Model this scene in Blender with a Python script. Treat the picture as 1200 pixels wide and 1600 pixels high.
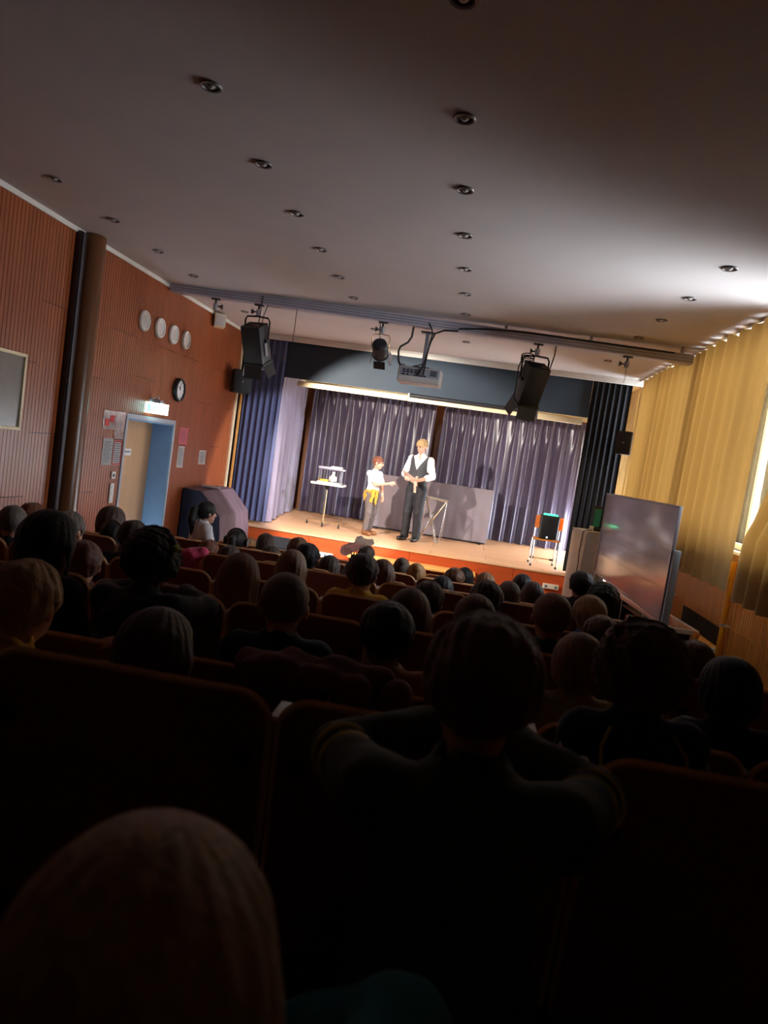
import bpy, bmesh, math, random
import numpy as np
from mathutils import Vector, Matrix, Euler

for o in list(bpy.data.objects):
    bpy.data.objects.remove(o)
scn = bpy.context.scene
COL = scn.collection
PI = math.pi
rnd = random.Random(7)

# ------------------------------------------------------------------ camera
cd = bpy.data.cameras.new('camera')
cam = bpy.data.objects.new('camera', cd)
COL.objects.link(cam)
cd.sensor_fit = 'VERTICAL'
cd.sensor_height = 36.0
cd.lens = 36.0 * 1110.0 / 1600.0
cd.clip_start = 0.05
cam.matrix_world = Matrix(((0.982963, -0.150414, 0.105636, 0.0),
                           (0.116095, 0.062512, -0.991269, 0.0),
                           (0.142498, 0.986645, 0.078910, 2.13),
                           (0, 0, 0, 1)))
cd.dof.use_dof = True
cd.dof.focus_distance = 9.0
cd.dof.aperture_fstop = 4.5
scn.camera = cam

# ------------------------------------------------------------------ world, exposure, stage lamps' light
scn.view_settings.view_transform = 'Standard'
scn.view_settings.look = 'None'
scn.view_settings.gamma = 1.0
scn.view_settings.use_curve_mapping = False
scn.view_settings.exposure = 0.25
wd = bpy.data.worlds.new('overcast_daylight')
scn.world = wd
wd.use_nodes = True
bgn = wd.node_tree.nodes['Background']
bgn.inputs[0].default_value = (0.80, 0.90, 1.0, 1)
bgn.inputs[1].default_value = 25.0


def area(name, loc, rot, sx, sy, energy=0.0, color=(1, 1, 1), portal=False):
    l = bpy.data.lights.new(name, 'AREA')
    l.shape = 'RECTANGLE'
    l.size = sx
    l.size_y = sy
    l.energy = energy
    l.color = color
    if portal:
        l.cycles.is_portal = True
    o = bpy.data.objects.new(name, l)
    o.location = loc
    o.rotation_euler = rot
    COL.objects.link(o)
    return o


def spot(name, loc, target, energy, angle, blend, color, size=0.05):
    l = bpy.data.lights.new(name, 'SPOT')
    l.energy = energy
    l.spot_size = math.radians(angle)
    l.spot_blend = blend
    l.color = color
    l.shadow_soft_size = size
    o = bpy.data.objects.new(name, l)
    o.location = loc
    d = Vector(target) - Vector(loc)
    o.rotation_euler = d.to_track_quat('-Z', 'Y').to_euler()
    COL.objects.link(o)
    return o


# daylight through the window wall is the world seen through this portal
area('window_portal', (2.86, 8.55, 2.76), (0, PI / 2, 0), 2.2, 6.5, portal=True)
LAMP_L = ((-2.60, 8.86, 2.94), (-0.55, 13.2, 1.15))
LAMP_C = ((-1.22, 8.86, 3.14), (-0.55, 11.5, 2.75))
LAMP_R = ((0.62, 8.84, 2.93), (-3.30, 12.5, 0.95))
spot('stage_light_left', LAMP_L[0], LAMP_L[1], 1080, 78, 0.30, (1.0, 0.90, 0.78), 0.022)
spot('stage_light_right', LAMP_R[0], LAMP_R[1], 1350, 46, 0.25, (0.86, 0.90, 1.0), 0.045)
spot('stage_light_center', LAMP_C[0], LAMP_C[1], 110, 62, 0.9, (0.82, 0.91, 1.0), 0.05)


# ------------------------------------------------------------------ materials
def srgb(r, g, b):
    f = lambda c: (c / 255.0 / 12.92) if c / 255.0 <= 0.04045 else ((c / 255.0 + 0.055) / 1.055) ** 2.4
    return (f(r), f(g), f(b), 1.0)


MATS = {}


def mat(name, col, rough=0.6, metal=0.0, var=0.12, scale=6.0, stretch=(1, 1, 1), bump=0.0, bscale=40.0,
        sheen=0.0, emit=None, estr=0.0, spec=0.5, transl=0.0, tcol=None, coat=0.0, kind='noise', alpha=1.0):
    if name in MATS:
        return MATS[name]
    m = bpy.data.materials.new(name)
    MATS[name] = m
    m.use_nodes = True
    nt = m.node_tree
    N, L = nt.nodes, nt.links
    bs = N['Principled BSDF']
    out = N['Material Output']
    tc = N.new('ShaderNodeTexCoord')
    mp = N.new('ShaderNodeMapping')
    mp.inputs['Scale'].default_value = stretch
    L.new(tc.outputs['Object'], mp.inputs['Vector'])
    if kind == 'wood':
        tx = N.new('ShaderNodeTexNoise')
        tx.inputs['Scale'].default_value = scale
        tx.inputs['Detail'].default_value = 6
        tx.inputs['Distortion'].default_value = 0.6
    else:
        tx = N.new('ShaderNodeTexNoise')
        tx.inputs['Scale'].default_value = scale
        tx.inputs['Detail'].default_value = 3
    L.new(mp.outputs['Vector'], tx.inputs['Vector'])
    rp = N.new('ShaderNodeValToRGB')
    rp.color_ramp.elements[0].position = 0.3
    rp.color_ramp.elements[1].position = 0.7
    c0 = [max(0, c * (1 - var)) for c in col[:3]] + [1]
    c1 = [min(1, c * (1 + var)) for c in col[:3]] + [1]
    rp.color_ramp.elements[0].color = c0
    rp.color_ramp.elements[1].color = c1
    L.new(tx.outputs['Fac'], rp.inputs['Fac'])
    L.new(rp.outputs['Color'], bs.inputs['Base Color'])
    bs.inputs['Roughness'].default_value = rough
    bs.inputs['Metallic'].default_value = metal
    bs.inputs['Specular IOR Level'].default_value = spec
    if sheen:
        bs.inputs['Sheen Weight'].default_value = sheen
        bs.inputs['Sheen Roughness'].default_value = 0.4
    if coat:
        bs.inputs['Coat Weight'].default_value = coat
        bs.inputs['Coat Roughness'].default_value = 0.15
    if emit:
        bs.inputs['Emission Color'].default_value = emit
        bs.inputs['Emission Strength'].default_value = estr
    if alpha < 1:
        bs.inputs['Alpha'].default_value = alpha
    if bump:
        bt = N.new('ShaderNodeTexNoise')
        bt.inputs['Scale'].default_value = bscale
        bt.inputs['Detail'].default_value = 2
        L.new(mp.outputs['Vector'], bt.inputs['Vector'])
        bp = N.new('ShaderNodeBump')
        bp.inputs['Strength'].default_value = bump
        bp.inputs['Distance'].default_value = 0.01
        L.new(bt.outputs['Fac'], bp.inputs['Height'])
        L.new(bp.outputs['Normal'], bs.inputs['Normal'])
    if transl:
        tr = N.new('ShaderNodeBsdfTranslucent')
        tr.inputs['Color'].default_value = tcol or col
        mx = N.new('ShaderNodeMixShader')
        mx.inputs[0].default_value = transl
        L.new(bs.outputs[0], mx.inputs[1])
        L.new(tr.outputs[0], mx.inputs[2])
        L.new(mx.outputs[0], out.inputs['Surface'])
    return m


def glass_mat(name, refl=0.08, tint=(1, 1, 1, 1)):
    m = bpy.data.materials.new(name)
    MATS[name] = m
    m.use_nodes = True
    nt = m.node_tree
    N, L = nt.nodes, nt.links
    N.remove(N['Principled BSDF'])
    t = N.new('ShaderNodeBsdfTransparent')
    t.inputs[0].default_value = tint
    g = N.new('ShaderNodeBsdfGlossy')
    g.inputs['Roughness'].default_value = 0.03
    mx = N.new('ShaderNodeMixShader')
    fr = N.new('ShaderNodeFresnel')
    fr.inputs[0].default_value = 1.45
    L.new(fr.outputs[0], mx.inputs[0])
    L.new(t.outputs[0], mx.inputs[1])
    L.new(g.outputs[0], mx.inputs[2])
    L.new(mx.outputs[0], N['Material Output'].inputs['Surface'])
    return m


WALLWOOD = mat('reddish_wall_wood', srgb(150, 78, 43), 0.34, var=0.16, scale=3.0, stretch=(6, 6, 0.5), kind='wood', bump=0.05, bscale=30)
WALLBACK = mat('dark_wall_backing', srgb(50, 26, 16), 0.8)
LOWWOOD = mat('honey_wall_wood', srgb(204, 138, 64), 0.4, var=0.15, scale=3.0, stretch=(6, 6, 0.5), kind='wood')
CEIL = mat('matt_ceiling_paint', srgb(196, 186, 182), 0.85, var=0.03, scale=2.0)
WHITEP = mat('white_paint', srgb(222, 216, 208), 0.5, var=0.03)
CREAMP = mat('cream_paint', srgb(236, 218, 178), 0.5, var=0.05, scale=3)
FLOORM = mat('dark_floor_covering', srgb(70, 58, 50), 0.6, var=0.15)
STAGEW = mat('pale_stage_boards', srgb(214, 166, 126), 0.38, var=0.12, scale=2.5, stretch=(0.6, 8, 8), kind='wood')
FASCIA = mat('red_brown_stage_front', srgb(176, 74, 34), 0.4, var=0.10, scale=2.0, stretch=(0.6, 6, 6), kind='wood')
STEPW = mat('light_step_wood', srgb(224, 164, 92), 0.4, var=0.1, scale=2.5, stretch=(0.6, 8, 8), kind='wood')
BROWNP = mat('brown_painted_column', srgb(104, 62, 34), 0.3, var=0.08)
DARKM = mat('dark_metal', srgb(40, 38, 40), 0.35, metal=0.7)
GREYB = mat('pale_grey_beam_paint', srgb(178, 172, 184), 0.5, metal=0.0, var=0.04)
GREYM = mat('grey_aluminium', srgb(150, 148, 156), 0.4, metal=0.35, var=0.04)
CHROME = mat('bright_chrome', srgb(225, 225, 228), 0.18, metal=0.95, var=0.02)
BRASSM = mat('warm_chrome', srgb(214, 190, 150), 0.22, metal=0.9, var=0.03)
BLACKP = mat('black_plastic', srgb(24, 24, 27), 0.45, var=0.1)
BLACKM = mat('matt_black_housing', srgb(30, 30, 33), 0.5, var=0.15, scale=12)
NAVY = mat('navy_valance_cloth', srgb(40, 52, 64), 0.75, var=0.06, scale=2, sheen=0.2)
NAVYC = mat('navy_leg_curtain', srgb(74, 80, 116), 0.7, var=0.06, scale=3, sheen=0.3)
BLACKC = mat('black_leg_curtain', srgb(26, 25, 28), 0.85, var=0.06, scale=3, spec=0.2)
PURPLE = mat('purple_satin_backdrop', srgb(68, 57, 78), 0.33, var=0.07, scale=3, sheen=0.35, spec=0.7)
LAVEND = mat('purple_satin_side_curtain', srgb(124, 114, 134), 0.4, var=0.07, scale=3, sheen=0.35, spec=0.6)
YELLOWC = mat('mustard_window_curtain', srgb(168, 138, 88), 0.8, var=0.10, scale=3, stretch=(1, 3, 0.3), transl=0.062, tcol=srgb(216, 160, 82))
GREYCL = mat('grey_screen_cloth', srgb(122, 110, 116), 0.75, var=0.05, scale=4, bump=0.25, bscale=5, sheen=0.2)
PIANOC = mat('plum_cover_cloth', srgb(100, 78, 86), 0.7, var=0.08, scale=4, bump=0.2, bscale=6)
PIANOD = mat('navy_cover_cloth', srgb(34, 38, 62), 0.75, var=0.08, scale=4)
DOORW = mat('light_oak_door', srgb(204, 158, 112), 0.45, var=0.07, scale=2.0, stretch=(5, 5, 0.4), kind='wood')
BLUEP = mat('blue_painted_reveal', srgb(112, 148, 184), 0.5, var=0.04)
FRAMEM = mat('pale_door_frame', srgb(176, 180, 190), 0.45, var=0.04)
SEATW = mat('red_brown_seat_plywood', srgb(148, 76, 44), 0.42, var=0.16, scale=2.2, stretch=(0.6, 3, 3), kind='wood')
SEATE = mat('rim_lit_plywood_edge', srgb(222, 164, 112), 0.5, var=0.1, scale=8)  # plywood edge, its colour lightened to imitate rim light along the seat tops
SEATM = mat('seat_stand_metal', srgb(66, 62, 60), 0.5, metal=0.4)
CAPM = mat('pale_metal_cap', srgb(210, 205, 205), 0.35, metal=0.3, var=0.03)
PAPER = mat('white_paper', srgb(232, 230, 228), 0.7, var=0.03)
PINKP = mat('pink_paper', srgb(240, 128, 140), 0.7, var=0.05)
REDP = mat('red_print', srgb(205, 40, 44), 0.6)
INK = mat('grey_print', srgb(110, 112, 122), 0.7)
FOIL = mat('crumpled_foil', srgb(226, 214, 212), 0.22, metal=0.75, bump=1.0, bscale=14, var=0.05)
CLOCKF = mat('white_clock_face', srgb(224, 224, 226), 0.4, var=0.02)
BLACKI = mat('black_ink', srgb(20, 20, 22), 0.5)
BOARDM = mat('glossy_whiteboard', srgb(208, 200, 204), 0.16, var=0.02, spec=0.6, coat=0.35)
STAFF = mat('grey_staff_line', srgb(150, 146, 152), 0.4)
PALEBLUE = mat('pale_blue_metal', srgb(172, 188, 200), 0.4, metal=0.2, var=0.04)
GREYBOX = mat('grey_cabinet_side', srgb(200, 206, 226), 0.5, var=0.05)
BEIGEBOX = mat('beige_cabinet_front', srgb(216, 206, 188), 0.5, var=0.05)
YPIPE = mat('yellow_painted_pipe', srgb(226, 152, 30), 0.35, var=0.05)
PROJ = mat('white_projector_plastic', srgb(200, 194, 192), 0.4, var=0.03)
PROJD = mat('grey_projector_panel', srgb(150, 152, 164), 0.5, var=0.05)
EXITM = mat('lit_exit_panel', srgb(210, 255, 245), 0.4, emit=(0.62, 1.0, 0.95, 1), estr=6.0, var=0.0)
EXITG = mat('green_exit_mark', srgb(40, 170, 120), 0.4, emit=(0.2, 0.9, 0.7, 1), estr=2.2, var=0.0)
GREENLED = mat('green_led_strip', srgb(40, 255, 150), 0.4, emit=(0.05, 1.0, 0.42, 1), estr=3.0, var=0.0)
BLUELED = mat('blue_white_led', srgb(160, 210, 255), 0.4, emit=(0.5, 0.8, 1.0, 1), estr=5.0, var=0.0)
SCREENG = mat('dim_green_screen', srgb(20, 60, 40), 0.3, emit=(0.02, 0.14, 0.06, 1), estr=0.18, var=0.2, scale=10)
LENS = mat('lit_lamp_lens', srgb(255, 250, 235), 0.3, emit=(1.0, 0.95, 0.85, 1), estr=8.0, var=0.0)
CHAIRW = mat('orange_chair_plywood', srgb(206, 124, 50), 0.4, var=0.1, scale=3, stretch=(4, 4, 1), kind='wood')
DOVE = mat('white_feathers', srgb(244, 240, 232), 0.8, var=0.02)
YELLOWT = mat('yellow_fabric', srgb(232, 190, 60), 0.8, var=0.06, bump=0.2)
GLASS = glass_mat('window_glass')
CLEARB = mat('clear_grey_film', srgb(236, 238, 242), 0.2, var=0.12, scale=20, bump=0.6, bscale=25, alpha=0.45, transl=0.5, tcol=srgb(190, 194, 200))

SKIN = mat('fair_skin', srgb(202, 146, 120), 0.5, var=0.06, scale=20, spec=0.3)
SKINL = mat('pink_fair_skin', srgb(206, 152, 130), 0.5, var=0.06, scale=20, spec=0.3)
SKIND = mat('brown_skin', srgb(120, 78, 56), 0.5, var=0.06, scale=20, spec=0.3)


def hairmat(n, c):
    return mat('hair_' + n, srgb(*c), 0.55, var=0.22, scale=22, stretch=(5, 5, 0.6), sheen=0.15, spec=0.3, bump=0.3, bscale=30)


HM = dict(brown=hairmat('brown', (112, 78, 57)), dark=hairmat('dark_brown', (68, 50, 42)), black=hairmat('black', (34, 30, 30)),
          blond=hairmat('blond', (176, 142, 100)), lightbrown=hairmat('light_brown', (136, 98, 68)),
          reddish=hairmat('reddish_brown', (110, 62, 42)), grey=hairmat('grey_brown', (104, 90, 82)),
          auburn=hairmat('auburn', (96, 58, 36)), sandy=hairmat('sandy', (168, 128, 84)))


def cloth(n, c, r=0.85):
    return mat('cloth_' + n, srgb(*c), r, var=0.08, scale=14, bump=0.15, bscale=60, sheen=0.15)


CM = dict(black=cloth('black', (24, 24, 26)), navy=cloth('navy', (30, 38, 62)), white=cloth('white', (224, 218, 220)),
          yellow=cloth('mustard', (226, 172, 44)), denim=cloth('denim', (128, 140, 158)), green=cloth('dark_green', (38, 58, 44)),
          olive=cloth('olive', (58, 60, 44)), blue=cloth('bright_blue', (44, 92, 170)), ltblue=cloth('light_blue', (150, 184, 220)),
          grey=cloth('grey', (124, 128, 136)), pink=cloth('pink', (206, 60, 96)), maroon=cloth('maroon', (104, 44, 42)),
          tan=cloth('tan', (160, 132, 84)), orange=cloth('rust', (150, 82, 44)), charcoal=cloth('charcoal', (52, 52, 56)),
          teal=cloth('teal', (30, 130, 140)), jeans=cloth('jeans', (52, 60, 82)), palepink=cloth('pale_pink', (206, 168, 172)))


# ------------------------------------------------------------------ mesh helpers
class MB:
    def __init__(self):
        self.bm = bmesh.new()

    def box(self, c, s, rot=None, bev=0.0, seg=2):
        r = bmesh.ops.create_cube(self.bm, size=1.0)
        vs = r['verts']
        bmesh.ops.scale(self.bm, vec=s, verts=vs)
        if bev:
            es = list({e for v in vs for e in v.link_edges})
            q = bmesh.ops.bevel(self.bm, geom=es, offset=bev, segments=seg, affect='EDGES', profile=0.6)
            vs = list({v for f in q['faces'] for v in f.verts} | {v for v in vs if v.is_valid})
        M = Matrix.Translation(c)
        if rot is not None:
            M = M @ (rot.to_matrix().to_4x4() if isinstance(rot, Euler) else rot.to_4x4())
        bmesh.ops.transform(self.bm, matrix=M, verts=vs)
        return self

    def cyl(self, p0, p1, r0, r1=None, seg=16, caps=True):
        r1 = r0 if r1 is None else r1
        p0, p1 = Vector(p0), Vector(p1)
        d = p1 - p0
        q = bmesh.ops.create_cone(self.bm, cap_ends=caps, segments=seg, radius1=r0, radius2=r1, depth=d.length)
        M = Matrix.Translation((p0 + p1) / 2) @ d.to_track_quat('Z', 'Y').to_matrix().to_4x4()
        bmesh.ops.transform(self.bm, matrix=M, verts=q['verts'])
        return self

    def sph(self, c, r, seg=16, rings=10):
        q = bmesh.ops.create_uvsphere(self.bm, u_segments=seg, v_segments=rings, radius=1)
        r = (r, r, r) if isinstance(r, (int, float)) else r
        bmesh.ops.transform(self.bm, matrix=Matrix.Translation(c) @ Matrix.Diagonal((*r, 1)), verts=q['verts'])
        return self

    def tube(self, pts, r, seg=8, closed=False):
        pts = [Vector(p) for p in pts]
        n = len(pts)
        rings = []
        up = Vector((0, 0, 1))
        prev = None
        for i, p in enumerate(pts):
            if closed:
                t = (pts[(i + 1) % n] - pts[i - 1]).normalized()
            else:
                t = (pts[min(i + 1, n - 1)] - pts[max(i - 1, 0)]).normalized()
            a = prev if prev is not None else (up if abs(t.z) < 0.9 else Vector((1, 0, 0)))
            u = (a - t * a.dot(t))
            if u.length < 1e-5:
                u = Vector((1, 0, 0)) - t * t.x
            u.normalize()
            prev = u
            v = t.cross(u)
            rr = r[i] if isinstance(r, (list, tuple)) else r
            rings.append([self.bm.verts.new(p + u * rr * math.cos(2 * PI * k / seg) + v * rr * math.sin(2 * PI * k / seg)) for k in range(seg)])
        m = n if closed else n - 1
        for i in range(m):
            A, B = rings[i], rings[(i + 1) % n]
            for k in range(seg):
                self.bm.faces.new((A[k], A[(k + 1) % seg], B[(k + 1) % seg], B[k]))
        if not closed:
            self.bm.faces.new(rings[0][::-1])
            self.bm.faces.new(rings[-1])
        return self

    def lathe(self, prof, seg=24, M=None, ring=False):
        rings = []
        vs = []
        for r, z in prof:
            ring = [self.bm.verts.new((r * math.cos(2 * PI * k / seg), r * math.sin(2 * PI * k / seg), z)) for k in range(seg)]
            rings.append(ring)
            vs += ring
        for A, B in zip(rings, rings[1:]):
            for k in range(seg):
                self.bm.faces.new((A[k], A[(k + 1) % seg], B[(k + 1) % seg], B[k]))
        if ring:
            for k in range(seg):
                self.bm.faces.new((rings[-1][k], rings[-1][(k + 1) % seg], rings[0][(k + 1) % seg], rings[0][k]))
        if prof[0][0] > 1e-6 and not ring:
            self.bm.faces.new(rings[0][::-1])
        if prof[-1][0] > 1e-6 and not ring:
            self.bm.faces.new(rings[-1])
        if M is not None:
            bmesh.ops.transform(self.bm, matrix=M, verts=vs)
        return self

    def prism(self, poly, vec, bev=0.0):
        a = [self.bm.verts.new(p) for p in poly]
        v = Vector(vec)
        b = [self.bm.verts.new(Vector(p) + v) for p in poly]
        n = len(poly)
        fs = [self.bm.faces.new(a[::-1]), self.bm.faces.new(b)]
        for i in range(n):
            fs.append(self.bm.faces.new((a[i], a[(i + 1) % n], b[(i + 1) % n], b[i])))
        if bev:
            es = list({e for f in fs for e in f.edges})
            bmesh.ops.bevel(self.bm, geom=es, offset=bev, segments=2, affect='EDGES')
        return self

    def grid(self, fn, nu, nv):
        vs = [[self.bm.verts.new(fn(i / nu, j / nv)) for j in range(nv + 1)] for i in range(nu + 1)]
        for i in range(nu):
            for j in range(nv):
                self.bm.faces.new((vs[i][j], vs[i + 1][j], vs[i + 1][j + 1], vs[i][j + 1]))
        return self

    def mesh(self, name, m, smooth=True, angle=35):
        bmesh.ops.recalc_face_normals(self.bm, faces=self.bm.faces)
        me = bpy.data.meshes.new(name)
        self.bm.to_mesh(me)
        self.bm.free()
        if smooth:
            for p in me.polygons:
                p.use_smooth = True
            me.set_sharp_from_angle(angle=math.radians(angle))
        me.materials.append(m)
        return me

    def build(self, name, m, parent=None, loc=(0, 0, 0), rot=(0, 0, 0), smooth=True, angle=35):
        return link(name, self.mesh(name, m, smooth, angle), parent, loc, rot)


def link(name, me, parent=None, loc=(0, 0, 0), rot=(0, 0, 0), m=None):
    o = bpy.data.objects.new(name, me)
    COL.objects.link(o)
    o.location = loc
    o.rotation_euler = rot
    if parent is not None:
        o.parent = parent
    if m is not None:
        o.material_slots[0].link = 'OBJECT'
        o.material_slots[0].material = m
    return o


def tag(o, label, cat, group=None):
    o['label'] = label
    o['category'] = cat
    if group:
        o['group'] = group
    return o


def thing(name, label, cat, loc=(0, 0, 0), rotz=0.0, group=None):
    o = bpy.data.objects.new(name, None)
    COL.objects.link(o)
    o.location = loc
    o.rotation_euler = (0, 0, rotz)
    o.empty_display_size = 0.1
    return tag(o, label, cat, group)


def struct(o):
    o['kind'] = 'structure'
    return o


ORD = ['first', 'second', 'third', 'fourth', 'fifth', 'sixth', 'seventh', 'eighth', 'ninth', 'tenth', 'eleventh', 'twelfth']

# ------------------------------------------------------------------ floor, ceiling, outer walls
# seat rows: (y of the backrest, top of the backrest, x of one gap between seats, first, last seat index)
ROWS = [(0.26, 1.675, 0.285, -1, 1), (1.20, 1.675, 0.285, -2, 1), (1.90, 1.480, 0.285, -3, 2), (2.60, 1.490, 0.285, -4, 2), (3.40, 1.420, 0.495, -6, 1),
        (4.20, 1.370, 0.135, -6, 2), (4.95, 1.250, 0.285, -5, 1), (5.70, 1.190, 0.285, -5, 1), (6.45, 1.075, 0.285, -5, 1),
        (7.20, 0.990, 0.285, -4, 1)]
SEATH = 0.82
fz = [r[1] - SEATH for r in ROWS]
prof = [(-1.7, fz[0])]
ys = [-0.15 + 1.0] + [r[0] + 0.02 for r in ROWS[1:]] + [8.0]
steps = [(1.05, fz[0])]
pts = [(-1.7, -0.6), (-1.7, fz[0])]
for k, r in enumerate(ROWS):
    yb = ROWS[k + 1][0] + 0.10 if k + 1 < len(ROWS) else 8.0
    zn = fz[k + 1] if k + 1 < len(ROWS) else 0.0
    if k == 0:
        z = fz[0]
        continue
    if k == 1:
        pts += [(1.28, fz[0]), (1.28, fz[2])]
        z = fz[2]
        continue
    pts.append((r[0] + 0.08, z))
    pts.append((r[0] + 0.08, fz[k]))
    z = fz[k]
pts += [(8.0, z), (8.0, 0.0), (11.3, 0.0), (11.3, -0.6)]
b = MB()
b.prism([(-4.05, y, z) for y, z in pts], (6.8, 0, 0))
struct(b.build('floor', FLOORM, smooth=False))
struct(MB().box((-0.65, 4.95, 3.90), (6.9, 13.3, 0.16)).build('ceiling', CEIL))
struct(MB().box((-0.65, -1.75, 1.9), (6.9, 0.1, 4.2)).build('wall_back', mat('back_wall_paint', srgb(120, 96, 76), 0.8)))
# stage house
b = MB()
b.box((-0.65, 15.45, 2.0), (6.9, 0.1, 3.8))
struct(b.build('wall_front', mat('stage_back_wood', srgb(132, 78, 44), 0.5, var=0.15, scale=3, stretch=(5, 5, 0.5), kind='wood')))
struct(MB().box((-0.65, 13.5, 3.90), (6.9, 3.9, 0.16)).build('trim_8', CREAMP))
struct(MB().box((-0.65, 11.40, 3.775), (6.6, 0.05, 0.085)).build('trim_1', WHITEP))
struct(MB().box((-3.905, 4.8, 3.795), (0.035, 12.9, 0.045)).build('trim_2', WHITEP))

# ------------------------------------------------------------------ left wall: backing, ribbed panels, doorway
DY0, DY1, DZ = 7.78, 9.06, 2.13
b = MB()
b.box((-4.0, 3.04, 1.8), (0.16, 9.48, 4.2))
b.box((-4.0, 12.28, 1.8), (0.16, 6.44, 4.2))
b.box((-4.0, (DY0 + DY1) / 2, (DZ + 3.9) / 2), (0.16, DY1 - DY0, 3.9 - DZ))
wl = struct(b.build('wall_left', WALLBACK, smooth=False))


def ribbed(w, h, pitch=0.05, gap=0.007, dep=0.007, th=0.016, seam=0.003):
    """ribbed board: local X out of the wall, Y along it, Z up, origin at lower corner"""
    b = MB()
    n = max(1, round(w / pitch))
    p = w / n
    xs = []
    for i in range(n):
        y0 = i * p + (gap / 2 if i else seam)
        y1 = (i + 1) * p - (gap / 2 if i < n - 1 else seam)
        if i:
            xs += [(th - dep, y0)]
        xs += [(th, y0), (th, y1)]
        if i < n - 1:
            xs += [(th - dep, y1)]
    poly = [(0, seam, 0)] + [(x, y, 0) for x, y in xs] + [(0, w - seam, 0)]
    lo = [b.bm.verts.new((x, y, seam)) for x, y, z in poly]
    hi = [b.bm.verts.new((x, y, h - seam)) for x, y, z in poly]
    for i in range(len(poly)):
        j = (i + 1) % len(poly)
        b.bm.faces.new((lo[i], lo[j], hi[j], hi[i]))
    b.bm.faces.new(lo[::-1])
    b.bm.faces.new(hi)
    return b


cache = {}


def panel(parent, m, x, y, z, w, h, flip=False):
    key = (round(w, 3), round(h, 3), m.name)
    if key not in cache:
        cache[key] = ribbed(w, h).mesh('panel', m, smooth=False)
    return link('panel', cache[key], parent, (x, y + (w if flip else 0), z), (0, 0, PI if flip else 0))


yy = 2.38
k = 0
while yy < 11.3:
    w = 0.6
    if yy < DY0 < yy + 0.6:
        w = DY0 - 0.05 - yy
    sp = [0.0, 0.72, 1.88, 3.05, 3.80] if k % 2 == 0 else [0.0, 1.30, 2.50, 3.80]
    if DY0 - 0.06 <= yy < DY1:
        w = min(0.6, DY1 + 0.05 - yy)
        sp = [DZ + 0.06, 2.62 if k % 2 else 3.05, 3.80]
    w = min(w, 11.4 - yy)
    if w > 0.03:
        for a, c in zip(sp, sp[1:]):
            panel(wl, WALLWOOD, -3.92, yy, a, w, c - a)
    yy += w
    k += 1

# doorway
b = MB()
for y in (DY0 - 0.02, DY1 + 0.02):
    b.box((-3.905, y, (DZ + 0.02) / 2), (0.03, 0.045, DZ + 0.04), bev=0.004)
b.box((-3.905, (DY0 + DY1) / 2, DZ + 0.03), (0.03, DY1 - DY0 + 0.085, 0.055), bev=0.004)
dr = struct(b.build('door_1', FRAMEM))
b = MB()
b.box((-4.06, DY1 - 0.008, DZ / 2), (0.32, 0.02, DZ))
b.box((-4.06, DY0 + 0.008, DZ / 2), (0.32, 0.02, DZ))
b.box((-4.06, (DY0 + DY1) / 2, DZ - 0.008), (0.32, DY1 - DY0, 0.02))
rv = b.build('reveal', BLUEP, dr)
lf = MB().box((-4.20, (DY0 + DY1) / 2, DZ / 2), (0.045, DY1 - DY0 - 0.04, DZ - 0.02), bev=0.004).build('door_leaf', DOORW, dr)
b = MB()
b.tube([(-4.178, 8.19, 1.14), (-4.12, 8.19, 1.15), (-4.115, 8.19, 1.19), (-4.115, 8.19, 1.28), (-4.12, 8.19, 1.32), (-4.178, 8.19, 1.33)], 0.011)
b.build('door_handle', CHROME, lf)
MB().box((-4.172, 8.40, 1.715), (0.01, 0.20, 0.085), bev=0.002).build('door_sign', PAPER, lf)
MB().box((-4.166, 8.40, 1.72), (0.003, 0.15, 0.018)).build('sign_print', INK, lf)

# painted column with the dark service duct beside it
c = thing('column', 'round brown painted column against the left wall near the door', 'column', (-3.87, 6.63, 0))
MB().lathe([(0.115, 0.0), (0.115, 3.805), (0.11, 3.815)], 40).build('shaft', BROWNP, c)
MB().tube([(0.075, 0.09, 0.0), (0.075, 0.09, 3.79)], 0.007).build('edge_strip', CHROME, c)
c = thing('service_duct', 'dark vertical duct running beside the brown column', 'duct', (-3.87, 6.43, 0))
MB().box((0, 0, 1.9), (0.05, 0.10, 3.78), bev=0.006).build('casing', mat('duct_brown', srgb(44, 34, 34), 0.45), c)
MB().tube([(0.035, -0.03, 0.0), (0.035, -0.03, 3.78)], 0.014).build('pipe', mat('duct_pipe', srgb(86, 80, 86), 0.35, metal=0.4), c)

# framed glass notice case
c = thing('framed_notice_board', 'grey glazed notice board in a cream frame on the left wall', 'notice board', (-3.90, 5.25, 1.91))
MB().box((0.008, 0, 0.31), (0.015, 1.06, 0.62)).build('backing', mat('notice_grey', srgb(120, 112, 104), 0.25, var=0.1, scale=3), c)
b = MB()
for y in (-0.54, 0.54):
    b.box((0.016, y, 0.31), (0.032, 0.028, 0.65), bev=0.004)
for z in (-0.005, 0.625):
    b.box((0.016, 0, z), (0.032, 1.10, 0.028), bev=0.004)
b.build('frame', CREAMP, c)

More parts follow.
